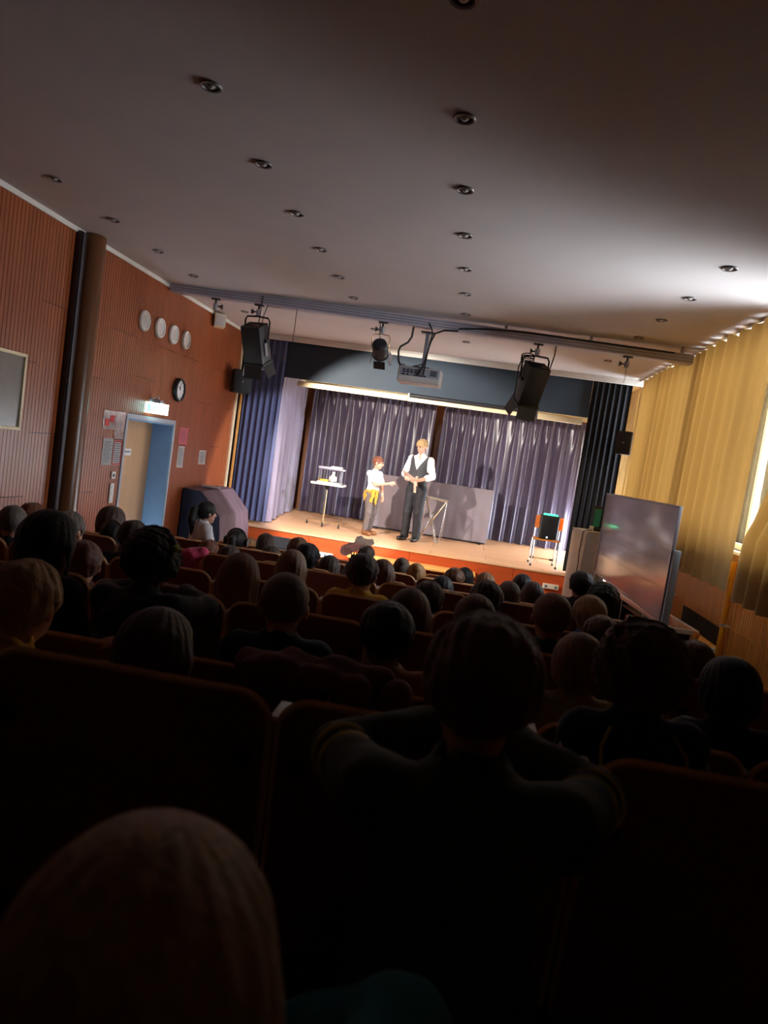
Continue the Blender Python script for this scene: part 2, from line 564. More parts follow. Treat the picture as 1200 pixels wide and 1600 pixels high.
# round white-rimmed wall discs
for k, (y, z) in enumerate([(7.886, 3.258), (8.30, 3.255), (8.70, 3.25), (9.095, 3.25)]):
    c = thing('round_wall_lamp', '%s of the four round white-rimmed discs high on the left wall, counted from the left' % ORD[k], 'wall lamp',
              (-3.90, y, z), group='round wall discs')
    R = Matrix.Rotation(PI / 2, 4, 'Y')
    MB().lathe([(0.075, 0.0), (0.118, 0.0), (0.122, 0.02), (0.112, 0.038), (0.098, 0.038), (0.086, 0.022), (0.075, 0.02)], 32, R, ring=True).build('rim', WHITEP, c)
    MB().lathe([(0.0, 0.026), (0.04, 0.025), (0.088, 0.015), (0.088, 0.004)], 28, R).build('disc', mat('pearly_glass', srgb(206, 196, 190), 0.25, var=0.06), c)

# wall clock
c = thing('wall_clock', 'round black-rimmed wall clock above the right of the door', 'clock', (-3.90, 9.044, 2.591))
R = Matrix.Rotation(PI / 2, 4, 'Y')
MB().lathe([(0.125, 0.0), (0.152, 0.0), (0.156, 0.03), (0.146, 0.055), (0.128, 0.058), (0.124, 0.04)], 40, R, ring=True).build('rim', BLACKP, c)
fc = MB().lathe([(0.0, 0.036), (0.13, 0.036), (0.13, 0.0)], 32, R).build('clock_face', CLOCKF, c)
b = MB()
for h in range(12):
    a = h * PI / 6
    b.box((0.0375, 0.108 * math.sin(a), 0.108 * math.cos(a)), (0.002, 0.008, 0.024), rot=Euler((-a, 0, 0)))
b.build('hour_marks', BLACKI, fc)['kind'] = 'stuff'
for n, a, ln, w in (('hour_hand', math.radians(-40), 0.065, 0.011), ('minute_hand', math.radians(5), 0.10, 0.007)):
    MB().box((0.041, ln / 2 * math.sin(a), ln / 2 * math.cos(a)), (0.003, w, ln), rot=Euler((-a, 0, 0))).build(n, BLACKI, c)

# lit exit sign
c = thing('exit_sign', 'glowing white-green exit sign above the door', 'exit sign', (-3.90, 8.30, 2.22))
MB().box((0.075, 0, 0.16), (0.15, 0.10, 0.04), bev=0.006).build('mount', GREYM, c)
MB().tube([(0.02, -0.05, 0.18), (0.09, -0.05, 0.21), (0.09, 0.05, 0.21), (0.02, 0.05, 0.18)], 0.007).build('bracket', GREYM, c)
pn = MB().box((0.09, 0.0, 0.075), (0.022, 0.29, 0.13), rot=Euler((0, 0, -0.75)), bev=0.003).build('lit_panel', EXITM, c)
b = MB()
Rz = Euler((0, 0, -0.75))
cs, sn = math.cos(-0.75), math.sin(-0.75)


def onpanel(x, y, z):
    return (0.09 + cs * x - sn * y, sn * x + cs * y, 0.075 + z)


# running figure, arrow and doorway pictogram
for (y, z, w, h, a) in [(-0.02, 0.035, 0.022, 0.022, 0), (-0.028, 0.008, 0.020, 0.040, 0.3), (-0.01, -0.026, 0.013, 0.045, -0.6), (-0.05, -0.022, 0.013, 0.045, 0.8),
                        (-0.055, 0.01, 0.030, 0.009, 0.3), (0.0, 0.012, 0.030, 0.009, -0.4), (0.075, 0.0, 0.05, 0.014, 0), (0.105, 0.012, 0.035, 0.012, 0.8), (0.105, -0.012, 0.035, 0.012, -0.8),
                        (-0.100, 0.0, 0.04, 0.088, 0)]:
    b.box(onpanel(0.0125, y, z), (0.002, w, h), rot=(Euler((0, 0, -0.75)).to_matrix() @ Euler((a, 0, 0)).to_matrix()))
b.build('pictogram', EXITG, c)['kind'] = 'stuff'


# papers and plates on the left wall
def sheet(name, label, cat, y0, y1, z0, z1, m, th=0.004, curl=0.006, x=-3.9035):
    c = thing(name, label, cat, (x, (y0 + y1) / 2, z0))
    w, h = y1 - y0, z1 - z0
    b = MB()
    top = b.grid(lambda u, v: (th + curl * (2 * v - 1) ** 4 * (0.4 + 0.6 * u), (u - 0.5) * w, v * h), 6, 8)
    bmesh.ops.solidify(b.bm, geom=b.bm.faces[:], thickness=0.002)
    b.build('page', m, c)
    return c, w, h


def lines(c, w, h, n, m=INK, x=0.0085, y0=0.12, y1=0.88, z0=0.1, z1=0.9, th=0.25):
    b = MB()
    for i in range(n):
        z = h * (z0 + (z1 - z0) * (i + 0.5) / n)
        ww = w * (y1 - y0) * (0.75 + 0.25 * ((i * 7) % 5) / 4)
        b.box((x, w * (y0 - 0.5) + ww / 2, z), (0.001, ww, h * (z1 - z0) / n * th))
    b.build('print', m, c)


c, w, h = sheet('poster', 'white poster with two red squares in a plastic sleeve left of the door', 'poster', 7.235, 7.505, 1.98, 2.185, FOIL)
b = MB()
b.box((0.009, -0.05, 0.075), (0.002, 0.085, 0.075))
b.box((0.009, 0.055, 0.12), (0.002, 0.085, 0.075))
b.build('red_squares', REDP, c)
sheet('foil_sheet', 'tall glossy plastic sheet taped beside the upper left door frame', 'poster', 7.515, 7.72, 1.885, 2.188, FOIL, curl=0.012)
c, w, h = sheet('notice_sheet', 'white closely printed notice under the red square poster', 'notice', 7.29, 7.505, 1.588, 1.885, PAPER)
lines(c, w, h, 12)
c, w, h = sheet('notice_sheet', 'pinkish bordered notice touching the left door frame', 'notice', 7.512, 7.712, 1.588, 1.870, PAPER)
b = MB()
for z in (0.012, h - 0.012):
    b.box((0.009, 0, z), (0.002, w - 0.01, 0.014))
for y in (-w / 2 + 0.01, w / 2 - 0.01):
    b.box((0.009, y, h / 2), (0.002, 0.012, h - 0.02))
b.build('border', REDP, c)
lines(c, w, h, 9)
c = thing('light_switch', 'small white switch plate with a dark rocker left of the door', 'switch', (-3.90, 7.582, 1.435))
MB().box((0.006, 0, 0.04), (0.012, 0.085, 0.08), bev=0.003).build('plate', WHITEP, c)
MB().box((0.014, 0, 0.04), (0.006, 0.034, 0.034), bev=0.003).build('rocker', DARKM, c)
c = thing('switch_panel', 'tall white switch panel left of the door handle', 'switch', (-3.90, 7.58, 1.155))
MB().box((0.006, 0, 0.115), (0.012, 0.085, 0.225), bev=0.003).build('plate', WHITEP, c)
for z in (0.04, 0.115, 0.19):
    MB().box((0.014, 0, z), (0.006, 0.045, 0.05), bev=0.002).build('rocker', CLOCKF, c)
c, w, h = sheet('notice_sheet', 'pink notice sheet to the right of the door', 'notice', 9.275, 9.575, 1.88, 2.11, PINKP)
lines(c, w, h, 7, th=0.15)
c, w, h = sheet('notice_sheet', 'white notice hanging right below the pink sheet', 'notice', 9.304, 9.515, 1.56, 1.857, PAPER)
lines(c, w, h, 12)
c, w, h = sheet('notice_sheet', 'lone white notice on the wall above the covered piano', 'notice', 10.08, 10.35, 1.608, 1.818, PAPER)
lines(c, w, h, 8)

# ------------------------------------------------------------------ right wall, windows
WX = 2.62
b = MB()
b.box((WX + 0.07, 4.9, 0.45), (0.16, 13.4, 2.54))
b.box((WX + 0.07, 4.9, 3.845), (0.16, 13.4, 0.13))
for y0, y1 in ((-1.8, 5.29), (11.72, 15.6)):  # unseen near stretch made windowless to keep daylight off the foreground
    b.box((WX + 0.07, (y0 + y1) / 2, 2.65), (0.16, y1 - y0, 2.4))
for y in (5.35, 8.55):
    b.box((WX + 0.07, y, 2.65), (0.16, 0.12, 2.4))
wr = struct(b.build('wall_right', mat('right_wall_plaster', srgb(206, 184, 132), 0.7), smooth=False))
for i, (y0, y1) in enumerate(((5.41, 8.49), (8.61, 11.72))):
    b = MB()
    x = WX + 0.06
    zc, zh = 2.74, 2.06
    for y in (y0 + 0.03, (y0 + y1) / 2, y1 - 0.03):
        b.box((x, y, zc), (0.06, 0.06, zh), bev=0.006)
    for z in (1.75, 3.75):
        b.box((x, (y0 + y1) / 2, z), (0.06, y1 - y0, 0.06), bev=0.006)
    wn = struct(b.build('window_%d' % (i + 1), WHITEP))
    for a, c in ((y0 + 0.06, (y0 + y1) / 2 - 0.03), ((y0 + y1) / 2 + 0.03, y1 - 0.06)):
        MB().box((x, (a + c) / 2, zc), (0.006, c - a, zh - 0.12)).build('pane', GLASS, wn)
    MB().box((WX - 0.03, (y0 + y1) / 2, 1.705), (0.14, y1 - y0 + 0.06, 0.03), bev=0.005).build('window_sill', WHITEP, wn)
# ribbed boards under the sill
yy = 2.6
k = 0
while yy < 11.3:
    for a, c in zip(*(([0.0, 0.62, 1.68], [0.62, 1.68, 1.68]) if k % 2 else ([0.0, 1.02, 1.68], [1.02, 1.68, 1.68]))):
        if c > a:
            panel(wr, LOWWOOD, WX - 0.012, yy, a, 0.6, c - a, flip=True)
    yy += 0.6
    k += 1
# radiator niche: dark slot with a ledge board
c = thing('radiator_casing', 'yellow wood radiator ledge with a dark slot under the curtain', 'radiator', (WX - 0.062, 7.47, 0.0))
MB().box((0.020, 0, 0.885), (0.016, 1.22, 0.17)).build('slot', mat('black_slot', srgb(26, 20, 16), 0.8), c)
b = MB()
b.prism([(0.0, -0.62, 0.80), (-0.150, -0.62, 0.775), (-0.160, -0.62, 0.755), (-0.06, -0.62, 0.15), (0.0, -0.62, 0.15)], (0, 1.24, 0), bev=0.003)
b.build('front_board', LOWWOOD, c)
b = MB()
for i in range(30):
    b.box((-0.140, -0.6 + i * 0.0413, 0.781), (0.03, 0.02, 0.010))
o = b.build('grille', CREAMP, c)
o['kind'] = 'stuff'
MB().box((-0.05, -0.66, 0.77), (0.05, 0.06, 0.06), bev=0.006).build('valve', WHITEP, c)
for i, (y, lab) in enumerate(((6.78, 'yellow heating pipe nearest the camera under the curtain'), (8.42, 'yellow heating pipe beside the whiteboard post'))):
    c = thing('heating_pipe', lab, 'pipe', (WX - 0.085, y, 0.0), group='yellow heating pipes')
    MB().cyl((0, 0, 0), (0, 0, 1.62), 0.027, seg=18).build('pipe', YPIPE, c)
    MB().cyl((0, 0, 1.02), (0, 0, 1.045), 0.032, seg=18).box((0.03, -0.03, 1.03), (0.02, 0.06, 0.012)).build('clamp', CAPM, c)


# ------------------------------------------------------------------ curtains
def curtain(name, path, ztop, zbot, amp, lam, m, parent=None, seed=0, pinch=True, nz=22, edge0=None, edge1=None, per=14, tops=None):
    """path: (x, y) points; folds offset along the path normal; edge0 / edge1: f(v) shift of the side edges along the path"""
    rr = random.Random(seed)
    P = [Vector((x, y, 0)) for x, y in path]
    seg = [(P[i + 1] - P[i]).length for i in range(len(P) - 1)]
    T = sum(seg)
    nu = int(T / lam * per)
    ph = [rr.uniform(0, 6.28) for _ in range(6)]

    def at(s):
        s = max(-0.5, min(T + 0.5, s))
        for i, l in enumerate(seg):
            if s <= l or i == len(seg) - 1:
                d = (P[i + 1] - P[i]) / l
                return P[i] + d * s, Vector((-d.y, d.x, 0))
            s -= l

    def fn(u, v):
        s = u * T
        z = zbot + (ztop - zbot) * v
        if edge0 or edge1:
            a = edge0(v) if edge0 else 0.0
            c = edge1(v) if edge1 else 0.0
            s2 = a + (T + c - a) * u
        else:
            s2 = s
        p, n = at(s2)
        ww = 2 * PI * s / lam + 0.9 * math.sin(s * 1.7 + ph[0]) + 0.5 * math.sin(s * 4.3 + ph[1]) + 0.25 * math.sin(3 * (1 - v) + s * 2.1 + ph[2])
        A = amp * (0.75 + 0.3 * math.sin(s * 2.9 + ph[3]))
        top = max(0.0, (v - 0.72) / 0.28) if pinch else 0.0
        f = math.sin(ww) + 0.28 * math.sin(2 * ww + ph[4]) + 0.12 * math.sin(5.1 * s / lam + ph[5])
        f2 = 0.55 * math.sin(2 * ww) + 0.3 * math.sin(3 * ww + 1)
        off = A * (f * (1 - 0.75 * top ** 1.3) + f2 * top) * (0.75 + 0.25 * (1 - v))
        if tops:
            z += tops(s) * max(0.0, (v - 0.8) / 0.2)
        return p + n * off + Vector((0, 0, z))

    b = MB()
    b.grid(fn, nu, nz)
    return b.build(name, m, parent, angle=180)


# window curtains
def gl(s):
    return -0.035 * max(0.0, math.sin(s * 2 * PI / 0.32)) ** 5 * (0.6 + 0.4 * math.sin(s * 1.9))


o = curtain('window_curtain', [(2.40, 6.36), (2.43, 11.22)], 3.79, 1.375, 0.07, 0.27, YELLOWC, seed=3, pinch=False,
            edge0=lambda v: 0.10 * (1 - v) + 0.02 - 0.10 * max(0, v - 0.5), tops=gl, nz=18)
tag(o, 'long mustard curtain hanging before the windows right of the stage', 'curtain')
o = curtain('window_curtain', [(2.40, 2.3), (2.40, 6.22)], 3.79, 1.33, 0.07, 0.27, YELLOWC, seed=8, pinch=False,
            edge1=lambda v: 0.13 * (1 - v) - 1.2 * max(0.0, v - 0.22) ** 0.8, tops=gl, nz=18)
tag(o, 'mustard curtain panel at the right picture edge, pulled aside at its top', 'curtain')
o = curtain('window_curtain', [(2.46, 11.50), (2.49, 11.66)], 3.76, 1.6, 0.015, 0.10, YELLOWC, seed=5, pinch=False, nz=10)
tag(o, 'narrow mustard curtain strip beside the black stage curtain', 'curtain')
c = thing('curtain_rail', 'white curtain rail with gliders along the right ceiling edge', 'curtain rail', (2.42, 2.3, 3.80))
MB().box((0, 4.6, 0.005), (0.03, 9.3, 0.02)).build('rail', WHITEP, c)
b = MB()
for i in range(112):
    b.box((0, 0.04 + i * 0.08, -0.014), (0.008, 0.010, 0.026))
o = b.build('gliders', CAPM, c)
o['kind'] = 'stuff'

# ------------------------------------------------------------------ stage
b = MB()
b.box((-0.68, 13.3, 0.05), (6.6, 4.22, 1.26))
st = struct(b.build('floor_stage', FASCIA, smooth=False))
ypos = [11.17 + 0.002, 11.52, 12.14, 12.76, 13.38, 14.0, 14.62, 15.38]
for r in range(len(ypos) - 1):
    x = -3.98
    off = 0.9 if r % 2 else 1.8
    while x < 2.6:
        w = min(off if x == -3.98 else 1.8, 2.6 - x)
        if w > 0.05:
            y0, y1 = ypos[r], ypos[r + 1]
            MB().box((x + w / 2, (y0 + y1) / 2, 0.69), (w - 0.006, y1 - y0 - 0.006, 0.025), bev=0.003, seg=1).build('stage_board', STAGEW, st)
        x += w
for i in range(4):
    x0 = -3.98 + i * 1.645
    MB().box((x0 + 0.8225, 11.178, 0.325), (1.64, 0.02, 0.70), bev=0.003, seg=1).build('front_panel', FASCIA, st)
MB().box((-0.69, 11.170, 0.69), (6.58, 0.03, 0.028), bev=0.008).build('nosing', STAGEW, st)
c = thing('stage_step', 'long low step box with a pale wood top before the stage', 'step', (-0.62, 10.93, 0.0))
MB().box((0, 0.0, 0.515), (1.98, 0.44, 0.03), bev=0.006).build('tread', STEPW, c)
MB().box((0, 0.02, 0.25), (1.94, 0.38, 0.50), bev=0.004).build('riser', FASCIA, c)
# end cheek of the stage, right
struct(MB().box((1.80, 11.0, 0.30), (0.04, 0.42, 0.62), bev=0.004).build('trim_3', STEPW))

# proscenium: valance, lintel, rolled screen
o = MB().box((-1.095, 11.53, 3.485), (5.67, 0.05, 0.64), bev=0.006).build('stage_valance', NAVY)
tag(o, 'wide dark blue valance panel across the top of the stage opening', 'valance')
c = thing('stage_lintel', 'bright cream lintel strip under the blue valance', 'lintel', (-0.62, 11.60, 3.095))
b = MB()
b.box((-1.42, 0, 0), (1.84, 0.05, 0.08), bev=0.006)
b.build('left_board', CREAMP, c)
MB().box((0.40, 0, -0.012), (1.78, 0.05, 0.06), bev=0.006).build('middle_board', CREAMP, c)
MB().box((1.80, 0, 0), (1.0, 0.05, 0.09), bev=0.006).build('right_board', CREAMP, c)
c = thing('rolled_projection_screen', 'black rolled projection screen case under the valance', 'screen', (-0.22, 11.44, 3.135))
MB().cyl((-0.86, 0, 0), (0.86, 0, 0), 0.032, seg=18).build('case', BLACKM, c)
for x in (-0.87, 0.87):
    MB().cyl((x - 0.01, 0, 0), (x + 0.01, 0, 0), 0.036, seg=18).build('end_cap', WHITEP, c)
struct(MB().box((-3.50, 13.2, 3.40), (0.10, 3.3, 0.09), rot=Euler((0, 0, 0.10)), bev=0.005).build('trim_4', CREAMP))
struct(MB().box((-0.65, 15.02, 3.44), (6.3, 0.06, 0.12), bev=0.005).build('trim_5', CREAMP))
struct(MB().box((-3.90, 11.38, 1.9), (0.05, 0.05, 3.8), bev=0.005).build('trim_6', CREAMP))
struct(MB().box((-3.82, 11.41, 1.9), (0.035, 0.03, 3.8), bev=0.005).build('trim_7', STEPW))

# stage curtains
o = curtain('leg_curtain', [(-3.80, 11.47), (-3.17, 11.47)], 3.79, 0.75, 0.028, 0.105, NAVYC, seed=21, nz=10, pinch=False)
tag(o, 'navy leg curtain at the left edge of the stage opening', 'curtain')
o = curtain('leg_curtain', [(1.735, 11.46), (2.33, 11.46)], 3.775, 0.72, 0.016, 0.09, BLACKC, seed=22, nz=10, pinch=False)
tag(o, 'black leg curtain at the right edge of the stage opening', 'curtain')
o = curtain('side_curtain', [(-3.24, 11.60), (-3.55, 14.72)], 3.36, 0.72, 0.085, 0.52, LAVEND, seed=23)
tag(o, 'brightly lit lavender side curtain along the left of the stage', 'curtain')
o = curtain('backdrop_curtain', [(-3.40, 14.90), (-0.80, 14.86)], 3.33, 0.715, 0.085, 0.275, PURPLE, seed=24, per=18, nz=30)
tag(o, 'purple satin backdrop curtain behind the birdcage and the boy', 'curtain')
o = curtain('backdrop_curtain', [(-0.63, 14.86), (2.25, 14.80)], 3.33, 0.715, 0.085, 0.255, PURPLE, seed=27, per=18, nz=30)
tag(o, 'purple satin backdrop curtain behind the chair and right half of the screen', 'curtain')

# ------------------------------------------------------------------ ceiling downlights
def downlight_proto():
    rim = MB().lathe([(0.052, -0.001), (0.066, -0.001), (0.070, -0.006), (0.066, -0.012), (0.054, -0.010), (0.050, 0.0)], 28, ring=True).mesh('rim', mat('grey_rim', srgb(120, 110, 108), 0.4, metal=0.3))
    can = MB().lathe([(0.0, -0.002), (0.052, -0.002), (0.052, -0.0005)], 24).mesh('well', mat('dark_lamp_well', srgb(44, 36, 34), 0.5))
    bulb = MB().lathe([(0.0, -0.016), (0.016, -0.014), (0.026, -0.006), (0.026, -0.002)], 18).mesh('bulb', mat('unlit_bulb', srgb(190, 182, 176), 0.25))
    return rim, can, bulb


DL = downlight_proto()
cols = [(-3.35, 'leftmost'), (-1.535, 'left middle'), (-0.27, 'right middle'), (1.65, 'rightmost')]
for x, nm in cols:
    if nm == 'leftmost':
        yl = [5.13, 6.02, 6.92, 7.84, 8.75, 9.7]
    elif nm == 'rightmost':
        yl = [4.6, 5.49, 6.41, 7.31, 8.24, 9.1, 9.97]
    elif nm == 'left middle':
        yl = [3.53, 4.45, 5.32, 6.2, 7.1, 7.98, 8.9, 9.8]
    else:
        yl = [2.72, 3.62, 4.53, 5.40, 6.30, 7.19, 8.13, 9.03, 9.9]
    for i, y in enumerate(yl):
        c = thing('downlight', 'unlit round ceiling downlight, %s from the viewer in the %s line' % (ORD[i], nm), 'downlight', (x, y, 3.82), group='ceiling downlights')
        c.scale = (0.82, 0.82, 1.0)
        for nme, me in zip(('rim', 'well', 'bulb'), DL):
            link(nme, me, c)

# ------------------------------------------------------------------ lighting beam
BY = 8.5
bm_ = thing('lighting_beam', 'long grey metal lighting beam hanging below the ceiling', 'beam', (-0.78, BY, 3.735))
bm_.rotation_euler = (0, 0.0155, 0)
MB().box((0, 0, 0), (6.2, 0.16, 0.108), bev=0.006).build('channel', GREYB, bm_)
for z in (-0.03, 0.0, 0.03):
    MB().box((0, -0.081, z), (6.18, 0.006, 0.01)).build('rib', mat('beam_groove', srgb(130, 126, 138), 0.5), bm_)
for i, x in enumerate((-3.70, -2.78, -1.82, -0.80, 0.20, 1.18, 2.2)):
    MB().box((x + 0.78, 0, 0.073 + (x + 0.78) * 0.0077), (0.035, 0.05, 0.04 + (x + 0.78) * 0.0155 * 0.9), bev=0.004).build('hanger', GREYB, bm_)


def clamp(parent, x, y, z, side=1):
    b = MB()
    b.box((x, y, z - 0.008), (0.11, 0.05, 0.014), bev=0.003)
    b.cyl((x, y, z - 0.01), (x, y, z - 0.065), 0.012)
    b.build('clamp_plate', BLACKM, parent)
    MB().cyl((x, y, z - 0.06), (x, y, z - 0.13), 0.030, 0.026, seg=14).build('clamp_body', GREYM, parent)
    b = MB()
    b.cyl((x - side * 0.025, y, z - 0.09), (x - side * 0.06, y, z - 0.09), 0.008)
    b.cyl((x - side * 0.055, y, z - 0.09), (x - side * 0.085, y, z - 0.09), 0.014, 0.034, seg=6)
    b.build('clamp_knob', BLACKP, parent)


ZB = lambda x: 3.680 - (x + 0.78) * 0.0155
for x, lab, s in ((-3.31, 'empty lamp clamp at the left end of the beam', -1), (1.62, 'empty lamp clamp at the right end of the beam', 1)):
    c = thing('lamp_clamp', lab, 'clamp', (x, BY, ZB(x)), group='empty beam clamps')
    clamp(c, 0, 0, 0, s)
    MB().tube([(0.0, 0, -0.13), (0.005, 0, -0.25), (0.0, 0.01, -0.30)], 0.003, 5).build('safety_wire', BLACKP, c)


def box_lantern(x, label, target, coil):
    """black theatre lantern: origin where the clamp meets the beam"""
    c = thing('stage_lantern', label, 'stage lamp', (x, BY, ZB(x)), group='box stage lanterns')
    clamp(c, 0, 0, 0, 1)
    # yoke
    MB().tube([(-0.15, 0.03, -0.42), (-0.152, 0.01, -0.19), (-0.13, 0, -0.15), (0.0, 0, -0.14), (0.13, 0, -0.15), (0.152, 0.01, -0.19), (0.15, 0.03, -0.42)], 0.011).build('yoke', BLACKM, c)
    piv = Vector((0, 0.03, -0.42))
    d = (Vector(target) - Vector((x, BY + 0.03, ZB(x) - 0.33))).normalized()
    tilt = math.asin(-d.z) + math.radians(40)
    yaw = 0.45 * math.atan2(-d.x, d.y)
    R = Matrix.Translation(piv) @ Matrix.Rotation(yaw, 4, 'Z') @ Matrix.Rotation(-tilt, 4, 'X')

    def put(b, n, m, par=c):
        bmesh.ops.transform(b.bm, matrix=R, verts=b.bm.verts[:])
        return b.build(n, m, par)
    # body: local +Y is the beam direction
    body = put(MB().box((0, 0.04, 0), (0.255, 0.46, 0.235), bev=0.014), 'housing', BLACKM)
    b = MB()
    for i in range(5):
        b.box((0, -0.15 + i * 0.035, 0.12), (0.20, 0.012, 0.012))
        b.box((0, -0.19, -0.07 + i * 0.035), (0.20, 0.012, 0.010))
    put(b, 'cooling_fins', DARKM, body)
    put(MB().box((0.06, -0.196, -0.055), (0.07, 0.006, 0.05)), 'rating_plate', mat('brown_plate', srgb(110, 66, 52), 0.5), body)
    put(MB().box((0, 0.28, 0), (0.275, 0.03, 0.255), bev=0.005), 'lens_frame', BLACKM)
    put(MB().cyl((0, 0.295, 0), (0, 0.301, 0), 0.095, seg=28), 'lens', LENS)
    for sx, sz in ((1, 0), (-1, 0), (0, 1), (0, -1)):
        b = MB()
        if sx:
            b.box((sx * 0.158, 0.365, 0), (0.005, 0.15, 0.22), rot=Euler((0, 0, -sx * 0.28)))
        else:
            b.box((0, 0.365, sz * 0.150), (0.24, 0.15, 0.005), rot=Euler((sz * 0.28, 0, 0)))
        put(b, 'barn_door', BLACKM)
    for sx in (-1, 1):
        put(MB().cyl((sx * 0.128, 0.0, 0), (sx * 0.158, 0.0, 0), 0.02, seg=12), 'tilt_knob', BLACKP)
    put(MB().box((0.137, 0.1, -0.02), (0.02, 0.16, 0.05), bev=0.005), 'side_rail', GREYM)
    b = MB()
    if coil:
        for k in range(3):
            b.tube([(-0.10 + 0.075 * math.cos(t), -0.03 - 0.01 * k, -0.20 + 0.02 * k + 0.032 * math.sin(t)) for t in [i * PI / 9 for i in range(18)]], 0.006, 6, closed=True)
        b.tube([(-0.165, -0.03, -0.2), (-0.19, -0.04, -0.3), (-0.185, -0.05, -0.5), (-0.19, -0.05, -0.72)], 0.007, 6)
        b.tube([(0.20, 0.0, 0.02), (0.20, -0.02, -0.1), (0.17, -0.05, -0.26), (0.15, -0.05, -0.30)], 0.007, 6)
    else:
        b.tube([(0.06, -0.09, 0.09), (0.055, -0.09, -0.05), (0.04, -0.07, -0.24)], 0.006, 6)
        b.tube([(0.12, -0.05, 0.0), (0.09, -0.06, -0.12), (0.08, -0.06, -0.24)], 0.005, 6)
        b.tube([(0.17, 0.0, -0.42), (0.22, 0.03, -0.56), (0.30, 0.1, -0.62), (0.36, 0.2, -0.58)], 0.004, 6)
    b.build('lamp_cable', BLACKP, c)
    return c


box_lantern(-2.765, 'black box stage lantern hanging at the left of the beam', LAMP_L[1], False)
box_lantern(0.60, 'black box stage lantern with coiled cable at the right of the beam', LAMP_R[1], True)

# centre can lamp
c = thing('can_lamp', 'small round black can lamp hanging left of the projector', 'stage lamp', (-1.235, BY, ZB(-1.235)))
clamp(c, 0, 0, 0, 1)
MB().tube([(-0.105, 0.01, -0.30), (-0.11, 0, -0.20), (-0.09, 0, -0.15), (0, 0, -0.14), (0.09, 0, -0.15), (0.11, 0, -0.20), (0.105, 0.01, -0.30)], 0.006).build('yoke', BRASSM, c)
R = Matrix.Translation((0, 0.02, -0.31)) @ Matrix.Rotation(math.radians(-115), 4, 'X')
MB().lathe([(0.0, -0.115), (0.06, -0.11), (0.086, -0.09), (0.092, -0.05), (0.092, 0.10), (0.10, 0.105), (0.10, 0.125), (0.088, 0.125), (0.085, 0.02), (0.0, 0.0)], 28, R).build('can', BLACKM, c)
MB().lathe([(0.0, 0.10), (0.085, 0.10), (0.085, 0.096)], 24, R).build('lens', LENS, c)
for a in range(4):
    b = MB().box((0.0, 0.115, 0.185), (0.14, 0.004, 0.12), rot=Euler((-0.25, 0, 0)))
    bmesh.ops.transform(b.bm, matrix=R @ Matrix.Rotation(a * PI / 2, 4, 'Z'), verts=b.bm.verts[:])
    b.build('barn_door', GREYM if a % 2 else BLACKM, c)
MB().tube([(-0.03, -0.03, -0.02), (-0.02, -0.06, -0.15), (0.0, -0.06, -0.22)], 0.004, 6).build('lamp_cable', BLACKP, c)

# projector
c = thing('projector', 'white ceiling projector hanging on a pole from the beam', 'projector', (-0.72, BY, 3.655))
MB().box((0.02, 0.12, -0.21), (0.045, 0.045, 0.42), bev=0.003).build('pole', GREYM, c)
MB().box((0.02, 0.12, -0.008), (0.16, 0.12, 0.016), bev=0.004).build('mount_plate', DARKM, c)
MB().box((0.0, 0.12, -0.43), (0.20, 0.16, 0.014), bev=0.004).build('mount_plate', DARKM, c)
body = MB().box((0.0, 0.14, -0.535), (0.52, 0.36, 0.185), bev=0.028, seg=4).build('body', PROJ, c)
MB().box((0.0, -0.042, -0.505), (0.46, 0.008, 0.10), bev=0.004).build('back_panel', PROJD, c)
b = MB()
for i in range(5):
    for j in range(2):
        b.box((-0.185 + i * 0.045, -0.048, -0.487 - j * 0.024), (0.032, 0.004, 0.016))
for j in range(3):
    b.box((0.165, -0.048, -0.478 - j * 0.022), (0.08, 0.004, 0.012))
b.build('vents', DARKM, body)['kind'] = 'stuff'
b = MB()
for x, w in ((-0.19, 0.03), (-0.14, 0.025), (-0.06, 0.012), (-0.035, 0.02), (0.0, 0.025), (0.03, 0.02), (0.065, 0.03)):
    b.box((x, -0.048, -0.542), (w, 0.004, 0.016))
b.build('sockets', BLACKI, body)['kind'] = 'stuff'
b = MB().lathe([(0.0, 0.02), (0.045, 0.015), (0.055, 0.0), (0.055, -0.02)], 24, Matrix.Translation((0.12, 0.325, -0.535)) @ Matrix.Rotation(-PI / 2, 4, 'X'))
b.build('lens', BLACKP, c)
b = MB()
b.tube([(-0.15, 0.0, 0.02), (-0.155, -0.01, -0.1), (-0.19, -0.02, -0.17), (-0.27, -0.03, -0.23), (-0.285, -0.03, -0.29), (-0.27, -0.03, -0.40), (-0.235, -0.02, -0.45)], 0.013, 8)
b.tube([(-0.25, 0.0, -0.44), (-0.21, -0.01, -0.425), (-0.18, 0.0, -0.44), (-0.22, 0.02, -0.45), (-0.25, 0.0, -0.44)], 0.008, 6)
b.build('cable', BLACKP, c)
b = MB()
b.tube([(0.38, -0.09, 0.02), (0.22, -0.10, 0.005), (0.12, -0.09, -0.04), (0.08, -0.07, -0.14), (0.055, -0.06, -0.28), (0.04, -0.07, -0.38), (0.02, -0.065, -0.45), (-0.02, -0.052, -0.535)], 0.011, 8)
b.tube([(0.03, -0.085, 0.07), (0.07, -0.09, 0.01), (0.09, -0.09, -0.04), (0.07, -0.08, -0.16), (0.06, -0.07, -0.30), (0.055, -0.065, -0.42), (0.05, -0.055, -0.53)], 0.008, 8)
b.tube([(0.05, -0.05, -0.38), (-0.02, -0.04, -0.42), (-0.1, -0.02, -0.44)], 0.006, 6)
b.build('cable', BLACKP, c)
